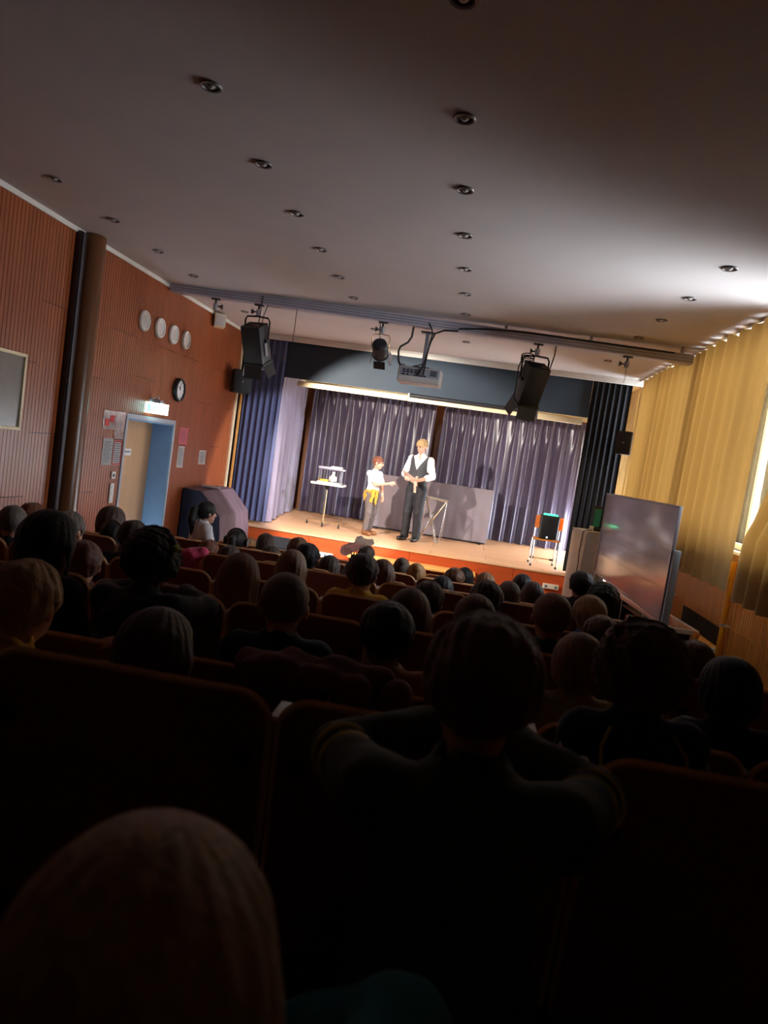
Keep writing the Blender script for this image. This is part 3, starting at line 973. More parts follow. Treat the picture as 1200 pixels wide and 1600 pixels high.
o = MB().tube([(-0.34, 8.405, 3.70), (0.0, 8.405, 3.74), (0.5, 8.405, 3.755), (1.1, 8.405, 3.745), (1.6, 8.405, 3.735), (2.1, 8.41, 3.73)], 0.009, 6).build('beam_cable', BLACKP)
tag(o, 'black cable running along the beam right of the projector', 'cable')
o = MB().tube([(-2.28, 8.44, 3.712), (-2.285, 8.45, 3.45), (-2.29, 8.46, 3.28)], 0.004, 6).build('hanging_wire', BLACKP)
tag(o, 'thin wire hanging from the beam right of the left lantern', 'cable')

# loudspeakers
def speaker(label, loc, rotz, s=(0.28, 0.24, 0.36)):
    c = thing('loudspeaker', label, 'loudspeaker', loc, rotz, group='black loudspeakers')
    MB().box((0, 0, 0), s, bev=0.012).build('cabinet', BLACKM, c)
    MB().box((0, -s[1] / 2 - 0.004, 0), (s[0] - 0.03, 0.012, s[2] - 0.03), bev=0.005).build('grille', BLACKP, c)
    MB().cyl((0, -s[1] / 2 - 0.012, 0.0), (0, -s[1] / 2 - 0.009, 0.0), 0.012, seg=12).build('badge', GREYM, c)
    MB().box((0, s[1] / 2 + 0.04, 0), (0.06, 0.10, 0.08), bev=0.004).build('bracket', DARKM, c)


speaker('black loudspeaker on the wood wall left of the navy curtain', (-3.70, 10.95, 2.95), 0.55)
speaker('black loudspeaker in the corner right of the black curtain', (2.28, 11.17, 2.83), -0.3, (0.22, 0.16, 0.35))
c = thing('white_wall_speaker', 'small white box speaker high on the left wall', 'loudspeaker', (-3.83, 10.05, 3.70))
MB().box((0, 0, 0), (0.16, 0.20, 0.185), rot=Euler((0, 0, 0.5)), bev=0.008).build('cabinet', CREAMP, c)
MB().box((0.05, -0.09, 0), (0.14, 0.012, 0.165), rot=Euler((0, 0, 0.5)), bev=0.003).build('grille', WHITEP, c)

# ------------------------------------------------------------------ things on the stage
SZ = 0.705
# cloth-covered screen
c = thing('cloth_screen', 'wide low screen covered in grey cloth behind the two performers', 'screen', (-0.56, 13.69, SZ))
b = MB()
b.box((0, 0, 0.545), (2.22, 0.03, 1.0), bev=0.004)
b.build('panel', mat('screen_core', srgb(70, 64, 72), 0.8), c)
rr = random.Random(4)
b = MB()
b.grid(lambda u, v: Vector(((u - 0.5) * 2.25, -0.034 - 0.006 * math.sin(u * 31 + 3 * v) * math.sin(v * 9 + u * 5) - 0.004 * math.sin(u * 80) * (1 - v), 0.035 + v * 1.018)), 60, 24)
b.grid(lambda u, v: Vector(((u - 0.5) * 2.25, -0.034 + v * 0.06, 1.053 + 0.006 * math.sin(PI * v))), 40, 3)
bmesh.ops.remove_doubles(b.bm, verts=b.bm.verts[:], dist=0.002)
b.build('cloth', GREYCL, c)
for x in (-1.0, 1.0):
    MB().box((x, 0.06, 0.02), (0.05, 0.32, 0.04), bev=0.005).build('foot', DARKM, c)
MB().box((0, 0.0, 0.025), (2.2, 0.03, 0.03), bev=0.004).build('bottom_rail', DARKM, c)

# pedestal table
TX, TY = -2.43, 12.62
c = thing('pedestal_table', 'small white-edged pedestal table on castors at the left of the stage', 'table', (TX, TY, SZ))
MB().box((0.02, 0, 0.768), (0.56, 0.36, 0.028), bev=0.006).build('table_top', BLACKM, c)
b = MB()
for y, w in ((-0.183, 0.58),):
    b.box((0.02, y, 0.768), (w, 0.012, 0.036), bev=0.003)
b.box((0.02, 0.183, 0.768), (0.58, 0.012, 0.036), bev=0.003)
b.box((-0.267, 0, 0.768), (0.012, 0.37, 0.036), bev=0.003)
b.box((0.307, 0, 0.768), (0.012, 0.37, 0.036), bev=0.003)
b.build('white_edging', WHITEP, c)
MB().lathe([(0.05, 0.755), (0.05, 0.74), (0.022, 0.73), (0.022, 0.66)], 20).build('socket', BLACKP, c)
MB().cyl((0, 0, 0.085), (0, 0, 0.68), 0.014, seg=16).cyl((0, 0, 0.06), (0, 0, 0.44), 0.018, seg=16).build('pole', BRASSM, c)
b = MB()
b.tube([(-0.30, 0.06, 0.085), (-0.05, 0.01, 0.095), (0.05, -0.01, 0.095), (0.31, -0.06, 0.085)], 0.012, 8)
b.tube([(-0.03, 0.16, 0.085), (0.0, 0.0, 0.095), (0.03, -0.17, 0.085)], 0.012, 8)
b.cyl((0, 0, 0.06), (0, 0, 0.12), 0.03, seg=16)
b.build('base', BRASSM, c)
for x, y in ((-0.30, 0.06), (0.31, -0.06), (-0.03, 0.16), (0.03, -0.17)):
    MB().cyl((x - 0.012, y, 0.026), (x + 0.012, y, 0.026), 0.026, seg=14).cyl((x, y, 0.04), (x, y, 0.085), 0.009).build('castor', BLACKP, c)
# bird cage
c = thing('bird_cage', 'small chrome bird cage with a white roof on the pedestal table', 'cage', (TX + 0.035, TY, SZ + 0.786))
MB().box((0, 0, 0.012), (0.42, 0.27, 0.024), bev=0.004).build('base_tray', WHITEP, c)
b = MB()
b.box((0, 0, 0.268), (0.43, 0.28, 0.045), bev=0.006)
b.build('roof', mat('silver_roof', srgb(170, 160, 176), 0.3, metal=0.5), c)
MB().box((0.10, 0.02, 0.302), (0.20, 0.14, 0.02), bev=0.004).build('roof_plate', WHITEP, c)
MB().box((0.225, -0.08, 0.262), (0.09, 0.08, 0.02), bev=0.004).build('latch', CAPM, c)
b = MB()
for i in range(9):
    x = -0.195 + i * 0.0488
    for y in (-0.125, 0.125):
        MB().cyl((x, y, 0.02), (x, y, 0.25), 0.0075 if i in (0, 4, 8) else 0.004, seg=8).build('bar', CHROME, c)
for y in (-0.075, -0.025, 0.025, 0.075):
    for x in (-0.2, 0.2):
        MB().cyl((x, y, 0.02), (x, y, 0.25), 0.004, seg=8).build('bar', CHROME, c)
b.bm.free()
# doves inside
c = thing('dove', 'white dove sitting upright inside the bird cage', 'bird', (TX + 0.085, TY - 0.02, SZ + 0.813))
b = MB()
b.lathe([(0.0, 0.0), (0.045, 0.012), (0.062, 0.05), (0.055, 0.09), (0.034, 0.125), (0.026, 0.145), (0.029, 0.165), (0.022, 0.185), (0.0, 0.192)], 20)
bmesh.ops.scale(b.bm, vec=(0.92, 1.15, 1), verts=b.bm.verts[:])
b.build('body', DOVE, c)
for s in (-1, 1):
    MB().sph((s * 0.052, 0.02, 0.06), (0.014, 0.05, 0.05), 12, 8).build('wing', DOVE, c)
MB().prism([(-0.035, 0.05, 0.03), (0.035, 0.05, 0.03), (0.03, 0.13, 0.015), (-0.03, 0.13, 0.015)], (0, 0, 0.012)).build('tail', DOVE, c)
MB().cyl((0, -0.028, 0.162), (0, -0.048, 0.157), 0.006, 0.001, seg=8).build('beak', YELLOWT, c)
o = MB().box((0, 0, 0.018), (0.16, 0.12, 0.036), bev=0.012).build('nest_cushion', YELLOWT, None, (TX - 0.06, TY - 0.03, SZ + 0.813))
tag(o, 'small yellow cushion on the floor of the bird cage', 'cushion')

# folding chrome stand
c = thing('folding_stand', 'folding stand of crossed chrome tubes right of the magician', 'stand', (-0.50, 12.90, SZ))
c.scale = (1, 1, 1.27)
tl, tr = -0.14, 0.235
b = MB()
for y in (-0.13, 0.13):
    MB().tube([(tl - 0.02, y, 0.62), (tr + 0.02, y, 0.60)], 0.012, 8).build('top_bar', CHROME, c)
for x, z in ((tl, 0.62), (tr, 0.60)):
    MB().tube([(x, -0.14, z), (x, 0.14, z)], 0.010, 8).build('end_bar', CHROME, c)
for y in (-0.13, 0.0, 0.13):
    f = 0.10 * (1 if y > 0 else -1 if y < 0 else 0)
    MB().tube([(tl, y, 0.62), (0.13, y + f, 0.0)], 0.009, 8).build('crossed_leg', CHROME, c)
    MB().tube([(tr, y, 0.60), (-0.20, y + f, 0.0)], 0.009, 8).build('crossed_leg', BRASSM, c)
for a, e in (((tl, -0.13, 0.62), (-0.235, -0.2, 0.0)), ((tr, -0.13, 0.60), (0.19, -0.22, 0.0)), ((tr, 0.13, 0.60), (0.22, 0.22, 0.0)),
             ((0.01, -0.06, 0.42), (-0.16, -0.2, 0.0)), ((0.01, -0.06, 0.42), (0.16, -0.2, 0.0)), ((tl, 0.13, 0.62), (-0.18, 0.23, 0.0))):
    MB().tube([a, e], 0.008, 8).build('brace', CHROME, c)
b.bm.free()

# chair with the black speaker
CX, CY = 1.42, 11.62
c = thing('stage_chair', 'orange plywood chair with a chrome tube frame at the right stage edge', 'chair', (CX, CY, SZ))
MB().box((0.02, 0.20, 0.44), (0.40, 0.38, 0.022), bev=0.008).build('seat', CHAIRW, c)
b = MB()
b.grid(lambda u, v: Vector((0.06 + (u - 0.5) * 0.46, 0.415 + 0.03 * v - 0.05 * (2 * u - 1) ** 2, 0.60 + 0.21 * v)), 12, 4)
bmesh.ops.solidify(b.bm, geom=b.bm.faces[:], thickness=0.012)
b.build('backrest', CHAIRW, c)
for s in (-1, 1):
    x = 0.02 + s * 0.20
    MB().tube([(x + 0.03, 0.44, 0.80), (x + 0.02, 0.40, 0.44), (x, 0.02, 0.43), (x - 0.0, 0.0, 0.40), (x, 0.0, 0.05), (x, 0.02, 0.015)], 0.011, 8).build('frame_tube', CHROME, c)
    MB().tube([(x, 0.39, 0.44), (x, 0.44, 0.015)], 0.011, 8).build('leg', CHROME, c)
    MB().cyl((x, 0.0, 0.0), (x, 0.0, 0.035), 0.017, seg=12).build('foot_cap', BLACKP, c)
    MB().cyl((x, 0.44, 0.0), (x, 0.44, 0.035), 0.017, seg=12).build('foot_cap', BLACKP, c)
MB().tube([(-0.18, 0.36, 0.10), (0.22, 0.36, 0.10)], 0.010, 8).build('cross_bar', BRASSM, c)
for x in (-0.14, 0.18):
    MB().cyl((x - 0.03, 0.36, 0.10), (x + 0.03, 0.36, 0.10), 0.017, seg=12).build('bar_sleeve', BLACKP, c)
c = thing('party_speaker', 'black portable speaker with a green glowing top standing on the chair', 'loudspeaker', (CX + 0.035, CY + 0.18, SZ + 0.452))
MB().box((0, 0, 0.20), (0.29, 0.24, 0.385), bev=0.025, seg=3).build('cabinet', BLACKM, c)
MB().box((0, -0.122, 0.19), (0.24, 0.012, 0.32), bev=0.005).build('grille', BLACKP, c)
b = MB()
b.tube([(-0.10, -0.06, 0.395), (-0.05, -0.075, 0.40), (0.05, -0.075, 0.40), (0.10, -0.06, 0.395), (0.10, 0.02, 0.395), (-0.10, 0.02, 0.395)], 0.018, 8, closed=True)
b.build('light_ring', GREENLED, c)
MB().sph((-0.02, -0.125, 0.035), 0.013, 10, 8).build('status_light', BLUELED, c)

# ------------------------------------------------------------------ things before the stage
# covered piano
c = thing('covered_piano', 'piano under a plum and navy cloth cover beside the stage', 'piano', (-3.60, 9.62, 0.0))
side = [(-0.29, 0.0), (-0.29, 1.27), (-0.02, 1.255), (0.27, 0.94), (0.31, 0.66), (0.29, 0.0)]
b = MB()
b.prism([(x * 0.97, 0.02, z * 0.985) for x, z in side], (0, 1.26, 0), bev=0.01)
b.build('case', mat('piano_black', srgb(20, 18, 20), 0.3), c)
b = MB()
L = [(-0.29, 1.27), (-0.02, 1.255), (0.27, 0.94), (0.31, 0.66), (0.305, 0.10)]


def onprof(t):
    t *= len(L) - 1
    i = min(int(t), len(L) - 2)
    f = t - i
    return L[i][0] * (1 - f) + L[i + 1][0] * f, L[i][1] * (1 - f) + L[i + 1][1] * f


def pc(u, v):
    x, z = onprof(u)
    w = 0.012 * math.sin(v * 23 + 4 * u) * max(0, u - 0.55) + 0.006 * math.sin(v * 41)
    return Vector((x + 0.014 + w, -0.012 + v * 1.325, z + 0.012 - 0.004 * math.sin(v * 9 + u * 8)))


b.grid(pc, 32, 30)
b.build('cloth_top', PIANOC, c)
b = MB()


def ps(u, v):
    x, z = onprof(u)
    return Vector((x * (1.0) + 0.01, -0.016 - 0.012 * math.sin(u * 26) * (1 - v), 0.08 + (z + 0.008 - 0.08) * v))


b.grid(ps, 32, 14)
b.build('cloth_side', PIANOD, c)
o = MB().box((0, 0, 0), (0.26, 0.20, 0.02), rot=Euler((0, 0, 0.2)), bev=0.004).build('music_folder', FRAMEM, None, (-3.70, 10.2, 1.302))
tag(o, 'flat grey folder lying on top of the covered piano', 'folder')

# socket boxes on the stage front
for x, z, lab, n in ((-2.03, 0.375, 'white three-socket outlet box on the stage front, left', 3), (1.55, 0.45, 'beige socket box at the right end of the stage front', 2)):
    c = thing('socket_box', lab, 'socket', (x, 11.15, z))
    MB().box((0, 0, 0.037), (0.24, 0.05, 0.075), bev=0.006).build('box', WHITEP if n == 3 else BEIGEBOX, c)
    for i in range(n):
        MB().cyl((-0.075 + i * 0.15 / (n - 1), -0.024, 0.037), (-0.075 + i * 0.15 / (n - 1), -0.029, 0.037), 0.022, seg=14).build('socket', INK, c)

# grey equipment cabinet, right of the stage
c = thing('equipment_cabinet', 'grey and beige equipment cabinet standing right of the stage', 'cabinet', (1.915, 10.62, 0.0), 0.30)
MB().box((0.02, 0, 0.73), (0.36, 0.46, 1.46), bev=0.006).build('body', GREYBOX, c)
MB().box((-0.17, 0.0, 0.73), (0.02, 0.44, 1.42), bev=0.004).build('side_panel', BEIGEBOX, c)
MB().box((0.02, 0, 1.465), (0.38, 0.48, 0.02), bev=0.004).build('top_board', BEIGEBOX, c)
MB().box((0.02, -0.232, 0.74), (0.32, 0.006, 1.3), bev=0.002).build('front_door', GREYBOX, c)
MB().tube([(-0.05, -0.12, 1.482), (-0.15, -0.15, 1.485), (-0.192, -0.15, 1.45), (-0.195, -0.13, 1.2), (-0.20, -0.17, 0.95), (-0.197, -0.14, 0.80), (-0.23, -0.10, 0.72)], 0.007, 6).build('cable', BLACKP, c)
o = MB().box((0, 0, 0.035), (0.055, 0.05, 0.07), bev=0.006).build('white_adapter', WHITEP, None, (1.90, 10.52, 1.477))
tag(o, 'small white box standing on the equipment cabinet', 'adapter')
c = thing('microphone_receiver', 'flat black device behind the white box on the equipment cabinet', 'receiver', (2.00, 10.66, 1.477), 0.3)
MB().box((0, 0, 0.022), (0.16, 0.14, 0.044), bev=0.005).build('case', BLACKP, c)
MB().tube([(0.06, 0.05, 0.04), (0.065, 0.05, 0.16)], 0.004, 6).build('antenna', BLACKP, c)
c = thing('small_monitor', 'dark upright screen with a dim green picture behind the equipment cabinet', 'monitor', (2.06, 11.10, 0.0), 0.25)
MB().box((0, 0, 1.66), (0.13, 0.025, 0.33), bev=0.006).build('casing', BLACKP, c)
MB().box((0, -0.014, 1.65), (0.11, 0.003, 0.27)).build('display', SCREENG, c)
MB().cyl((0, 0.0, 0.03), (0, 0.0, 1.5), 0.014, seg=12).build('pole', BLACKM, c)
MB().lathe([(0.16, 0.0), (0.16, 0.02), (0.03, 0.035), (0.0, 0.036)], 24).build('base', BLACKM, c)

# whiteboard
bl = (1.80, 9.17, 1.06)
c = thing('whiteboard', 'large glossy whiteboard on a stand reflecting the stage', 'whiteboard', (1.775, 9.16, 0.0), math.atan2(-(1.84 - 1.775), 6.345 - 9.16) + PI)
Ln = math.hypot(2.815, 0.065)
# local -Y runs from the far end to the near end
yaw = math.atan2(0.065, 2.815)
c.rotation_euler = (0, 0, yaw)
b = MB().box((0.012, -Ln / 2, 1.555), (0.018, Ln, 0.985), bev=0.003).build('writing_surface', BOARDM, c)
for g in range(7):
    for k in range(5):
        z = 1.98 - g * 0.13 - k * 0.017
        if z > 1.30:
            MB().box((0.0024, -Ln / 2, z), (0.0012, Ln - 0.1, 0.0022)).build('staff_line', STAFF, b)
for n, p, s in (('top_edge', (0.012, -Ln / 2, 2.052), (0.03, Ln + 0.03, 0.02)), ('bottom_edge', (0.012, -Ln / 2, 1.058), (0.03, Ln + 0.03, 0.02)),
                ('side_edge', (0.012, 0.008, 1.555), (0.03, 0.02, 1.0)), ('side_edge', (0.012, -Ln - 0.008, 1.555), (0.03, 0.02, 1.0))):
    MB().box(p, s, bev=0.003).build(n, GREYM, c)
for y in (-0.0, -Ln - 0.03):
    MB().box((0.04, y, 0.86), (0.06, 0.05, 1.64), bev=0.006).build('post', PALEBLUE, c)
    MB().box((0.08, y, 0.03), (0.50, 0.05, 0.05), bev=0.008).build('foot', WHITEP, c)

# media bench under the whiteboard
c = thing('media_bench', 'long bench with a pale rim, dark well and open shelf under the whiteboard', 'bench', (1.87, 8.90, 0.0), 0.071)
W, LB, TZ = 0.27, 2.25, 0.95
MB().box((W / 2, -0.30, TZ - 0.01), (W, 0.62, 0.03), bev=0.004).build('control_top', CAPM, c)
for p, s in (((0.016, -LB / 2, TZ - 0.015), (0.034, LB, 0.045)), ((W - 0.016, -LB / 2, TZ - 0.015), (0.034, LB, 0.045)), ((W / 2, -LB, TZ - 0.015), (W, 0.034, 0.045))):
    MB().box(p, s, bev=0.005).build('rim', CAPM, c)
MB().box((W / 2, -1.50, TZ - 0.10), (W - 0.06, 1.80, 0.02)).build('well_floor', BLACKM, c)
MB().box((W - 0.05, -1.95, TZ - 0.04), (0.03, 0.80, 0.09), rot=Euler((0, 0.3, 0)), bev=0.003).build('wood_strip', CHAIRW, c)
for i, (x, y, w) in enumerate(((0.09, -0.12, 0.05), (0.13, -0.22, 0.06), (0.18, -0.3, 0.05), (0.08, -0.35, 0.04))):
    MB().box((x, y, TZ + 0.012), (0.03, w, 0.016), rot=Euler((0, 0, 0.4 * i)), bev=0.003).build('control_knob', BLACKP, c)
MB().box((0.16, -0.46, TZ + 0.010), (0.06, 0.08, 0.012), bev=0.003).build('red_label', mat('orange_red_label', srgb(226, 110, 70), 0.5), c)
for y in (-0.02, -0.72, -1.45, -LB + 0.02):
    MB().box((W / 2, y, (TZ - 0.04) / 2), (W - 0.04, 0.03, TZ - 0.04), bev=0.003).build('upright', BLACKM if y not in (-1.45,) else PALEBLUE, c)
MB().box((W - 0.03, -LB / 2, (TZ - 0.04) / 2), (0.02, LB - 0.04, TZ - 0.05)).build('back_board', BLACKM, c)
for z in (0.10, 0.50):
    MB().box((W / 2, -LB / 2, z), (W - 0.06, LB - 0.04, 0.025), bev=0.003).build('shelf', BLACKM, c)
MB().box((0.008, -LB + 0.20, TZ - 0.09), (0.01, 0.30, 0.11), bev=0.002).build('white_label', PAPER, c)
cm = c.matrix_basis.copy()
bk = [((150, 30, 34), 'red'), ((222, 216, 204), 'white'), ((60, 90, 70), 'green'), ((40, 44, 58), 'dark'), ((196, 150, 80), 'tan'), ((70, 84, 120), 'blue'), ((120, 40, 44), 'dark red'), ((170, 176, 184), 'grey')]
y = -0.80
for i in range(11):
    colr, nm = bk[i % 8]
    t = rnd.uniform(0.035, 0.06)
    h = rnd.uniform(0.24, 0.33)
    p = cm @ Vector((0.12, y - t / 2, 0.515))
    c2 = thing('folder', '%s upright folder, %s from the stage on the shelf under the whiteboard' % (nm, ORD[i]), 'folder', p, 0.071, 'folders on the bench shelf')
    MB().box((0.025, 0, h / 2), (0.17, t * 0.9, h), bev=0.003).build('cover', mat('folder_' + nm.replace(' ', '_'), srgb(*colr), 0.5), c2)
    MB().box((0.030, 0, h / 2 + 0.003), (0.16, t * 0.6, h - 0.01)).build('pages', PAPER, c2)
    MB().box((-0.0605, 0, h * 0.62), (0.002, t * 0.55, 0.08)).build('spine_label', PAPER, c2)
    y -= t + (0.09 if i == 10 else 0.003)
    if -1.43 - 0.08 < y < -1.36:
        y = -1.475

# grey laptop-like console left of the front seats
c = thing('mixing_console', 'grey slanted console with a pale frame on a table before the stage', 'console', (-2.02, 7.95, 0.11), -0.05)
MB().box((0, 0, 0.74), (0.62, 0.42, 0.03), bev=0.004).build('table_top', STEPW, c)
for x in (-0.28, 0.28):
    for yv in (-0.18, 0.18):
        MB().cyl((x, yv, -0.11), (x, yv, 0.73), 0.016, seg=10).build('leg', DARKM, c)
b = MB()
b.prism([(-0.19, -0.14, 0.756), (-0.19, 0.14, 0.756), (-0.19, 0.16, 0.90), (-0.19, 0.13, 0.90), (-0.19, -0.14, 0.80)], (0.42, 0, 0), bev=0.004)
b.build('console_body', CAPM, c)
MB().box((0.02, -0.01, 0.856), (0.36, 0.25, 0.008), rot=Euler((0.355, 0, 0))).build('keypad', mat('console_grey', srgb(132, 142, 152), 0.5, var=0.25, scale=60), c)
MB().box((-0.27, 0.0, 0.79), (0.14, 0.26, 0.06), bev=0.006).build('dark_module', BLACKP, c)

# ------------------------------------------------------------------ auditorium seats
PITCH = 0.555


def seat_proto():
    w = PITCH - 0.028
    # backrest: plywood with rounded upper corners, slightly tilted, origin at floor under its rear face
    def outline(wd, z0, z1, r, n=7):
        pts = [(-wd / 2, z0), (wd / 2, z0)]
        for i in range(n + 1):
            a = i / n * PI / 2
            pts.append((wd / 2 - r + r * math.cos(a), z1 - r + r * math.sin(a)))
        for i in range(n + 1):
            a = PI / 2 + i / n * PI / 2
            pts.append((-wd / 2 + r + r * math.cos(a), z1 - r + r * math.sin(a)))
        return pts
    tilt = 0.10
    sk = lambda x, z, y=0.0: Vector((x, y + (SEATH - z) * tilt, z))
    ol = outline(w, 0.33, SEATH - 0.001, 0.055)
    b = MB()
    b.prism([sk(x, z, 0.0) for x, z in ol], (0, 0.020, 0))
    back = b.mesh('backrest', SEATW)
    ol2 = outline(w + 0.004, 0.33, SEATH + 0.001, 0.057)
    b = MB()
    b.tube([sk(x, z, 0.010) for x, z in ol2[1:]] + [sk(-w / 2, 0.33, 0.010)], 0.0105, 6)
    edge = b.mesh('edge_band', SEATE)
    b = MB()
    b.box((0, 0.28, 0.345), (w - 0.03, 0.36, 0.024), bev=0.010)
    pan = b.mesh('seat_pan', SEATW)
    b = MB()
    b.box((0, 0.10, 0.385), (0.020, 0.05, 0.77), rot=Euler((-tilt * 0 , 0, 0)), bev=0.003)
    b.box((0, 0.20, 0.30), (0.018, 0.22, 0.05), bev=0.003)
    b.box((0, 0.16, 0.008), (0.05, 0.30, 0.016), bev=0.003)
    stand = b.mesh('stand', SEATM)
    b = MB().box((0, 0.075, SEATH - 0.047), (0.030, 0.085, 0.012), bev=0.003)
    cap = b.mesh('arm_cap', CAPM)
    b = MB().cyl((0, -0.004, 0.70), (0, 0.03, 0.70), 0.017, seg=12)
    bolt = b.mesh('fixing_bolt', BLACKM)
    return back, edge, pan, stand, cap, bolt


SP = seat_proto()
rown = ['row just behind the camera', 'nearest row', 'second row from the camera', 'third row from the camera', 'fourth row from the camera', 'fifth row from the camera', 'sixth row from the camera', 'seventh row from the camera', 'eighth row from the camera', 'row nearest the stage']
for ri, (ry, rz, g, k0, k1) in enumerate(ROWS):
    n = 0
    for k in range(k0, k1 + 1):
        xc = g + (k - 0.5) * PITCH
        n += 1
        c = thing('auditorium_seat', 'red-brown plywood auditorium seat, %s from the left in the %s' % (ORD[n - 1], rown[ri]), 'seat', (xc, ry, rz - SEATH), group='auditorium seats')
        link('backrest', SP[0], c)
        link('edge_band', SP[1], c)
        link('seat_pan', SP[2], c)
        link('stand', SP[3], c, (PITCH / 2, 0, 0))
        link('arm_cap', SP[4], c, (PITCH / 2, 0, 0))
        for s in (-1, 1):
            link('fixing_bolt', SP[5], c, (s * (PITCH / 2 - 0.05), 0.012, 0))


# ------------------------------------------------------------------ figures: distance fields turned into one continuous surface
def rotz(a):
    return np.array([[math.cos(a), -math.sin(a), 0], [math.sin(a), math.cos(a), 0], [0, 0, 1]])


def rotx(a):
    return np.array([[1, 0, 0], [0, math.cos(a), -math.sin(a)], [0, math.sin(a), math.cos(a)]])


def roty(a):
    return np.array([[math.cos(a), 0, math.sin(a)], [0, 1, 0], [-math.sin(a), 0, math.cos(a)]])


class Field:
    def __init__(self, lo, hi, h):
        self.lo = np.array(lo, float)
        self.h = h
        self.n = [int(math.ceil((hi[i] - lo[i]) / h)) + 1 for i in range(3)]
        self.ax = [(self.lo[i] + h * np.arange(self.n[i])).astype(np.float32) for i in range(3)]
        self.F = np.full(self.n, 1.0, np.float32)

    def sl(self, lo, hi):
        r = []
        for i in range(3):
            a = int(max(0, math.floor((lo[i] - self.lo[i]) / self.h)))
            b = int(min(self.n[i], math.ceil((hi[i] - self.lo[i]) / self.h) + 1))
            if b <= a:
                return None
            r.append(slice(a, b))
        return tuple(r)

    def P(self, s):
        return self.ax[0][s[0]][:, None, None], self.ax[1][s[1]][None, :, None], self.ax[2][s[2]][None, None, :]

    def put(self, s, d, k, op):
        f = self.F[s]
        if op == 'add':
            if k > 0:
                t = np.clip(0.5 + 0.5 * (f - d) / k, 0, 1)
                self.F[s] = f + (d - f) * t - k * t * (1 - t)
            else:
                self.F[s] = np.minimum(f, d)
        else:
            k = max(k, 1e-4)
            t = np.clip(0.5 - 0.5 * (f + d) / k, 0, 1)
            self.F[s] = f + (-d - f) * t + k * t * (1 - t)

    def cap(self, a, b, ra, rb=None, k=0.02, op='add', pad=0.07, flat=None):
        a = np.array(a, float)
        b = np.array(b, float)
        rb = ra if rb is None else rb
        R = max(ra, rb) + pad
        s = self.sl(np.minimum(a, b) - R, np.maximum(a, b) + R)
        if s is None:
            return self
        x, y, z = self.P(s)
        ba = b - a
        L = max(1e-9, float(ba @ ba))
        t = np.clip(((x - a[0]) * ba[0] + (y - a[1]) * ba[1] + (z - a[2]) * ba[2]) / L, 0, 1)
        d = np.sqrt((x - a[0] - t * ba[0]) ** 2 + (y - a[1] - t * ba[1]) ** 2 + (z - a[2] - t * ba[2]) ** 2) - (ra + (rb - ra) * t)
        self.put(s, d.astype(np.float32), k, op)
        return self

    def ell(self, c, r, k=0.02, op='add', R=None, pad=0.07):
        c = np.array(c, float)
        r = np.array(r, float)
        m = r.max() + pad
        s = self.sl(c - m, c + m)
        if s is None:
            return self
        x, y, z = self.P(s)
        x, y, z = x - c[0], y - c[1], z - c[2]
        if R is not None:
            x, y, z = (R[0][0] * x + R[1][0] * y + R[2][0] * z, R[0][1] * x + R[1][1] * y + R[2][1] * z, R[0][2] * x + R[1][2] * y + R[2][2] * z)
        k0 = np.sqrt((x / r[0]) ** 2 + (y / r[1]) ** 2 + (z / r[2]) ** 2)
        k1 = np.sqrt((x / r[0] ** 2) ** 2 + (y / r[1] ** 2) ** 2 + (z / r[2] ** 2) ** 2) + 1e-6
        d = k0 * (k0 - 1) / k1
        self.put(s, d.astype(np.float32), k, op)
        return self

    def cut(self, fn):
        """keep where fn(x, y, z) < 0"""
        x, y, z = self.P((slice(None),) * 3)
        self.F = np.maximum(self.F, fn(x, y, z).astype(np.float32))
        return self

    def disp(self, fn):
        x, y, z = self.P((slice(None),) * 3)
        self.F = self.F + fn(x, y, z).astype(np.float32)
        return self

    def mesh(self, name, m):
        F = self.F
        S = F < 0
        C = np.zeros([n - 1 for n in self.n], np.int8)
        off = [(i, j, k) for i in (0, 1) for j in (0, 1) for k in (0, 1)]
        for i, j, k in off:
            C += S[i:F.shape[0] - 1 + i, j:F.shape[1] - 1 + j, k:F.shape[2] - 1 + k]
        act = np.argwhere((C > 0) & (C < 8))
        idx = np.full(C.shape, -1, np.int32)
        idx[act[:, 0], act[:, 1], act[:, 2]] = np.arange(len(act))
        vals = {o: F[act[:, 0] + o[0], act[:, 1] + o[1], act[:, 2] + o[2]] for o in off}
        acc = np.zeros((len(act), 3))
        cnt = np.zeros(len(act))
        for o in off:
            for axx in range(3):
                if o[axx] == 0:
                    p = list(o)
                    p[axx] = 1
                    a, b = vals[o], vals[tuple(p)]
                    mk = (a < 0) != (b < 0)
                    t = np.where(mk, a / np.where(mk, a - b, 1), 0)
                    q = np.tile(np.array(o, float), (len(act), 1))
                    q[:, axx] = t
                    acc[mk] += q[mk]
                    cnt[mk] += 1
        V = self.lo + self.h * (act + acc / cnt[:, None])
        Q = []
        for axx in range(3):
            u, v = [(1, 2), (2, 0), (0, 1)][axx]
            sa = [slice(None)] * 3
            sb = [slice(None)] * 3
            sa[axx] = slice(0, -1)
            sb[axx] = slice(1, None)
            A, B = S[tuple(sa)], S[tuple(sb)]
            E = np.argwhere(A != B)
            ok = (E[:, u] > 0) & (E[:, v] > 0) & (E[:, u] < F.shape[u] - 1) & (E[:, v] < F.shape[v] - 1)
            E = E[ok]
            ins = A[E[:, 0], E[:, 1], E[:, 2]]
            c = []
            for du, dv in ((-1, -1), (0, -1), (0, 0), (-1, 0)):
                e = E.copy()
                e[:, u] += du
                e[:, v] += dv
                c.append(idx[e[:, 0], e[:, 1], e[:, 2]])
            q = np.stack(c, 1)
            q[~ins] = q[~ins][:, ::-1]
            Q.append(q)
        Q = np.concatenate(Q)
        me = bpy.data.meshes.new(name)
        me.vertices.add(len(V))
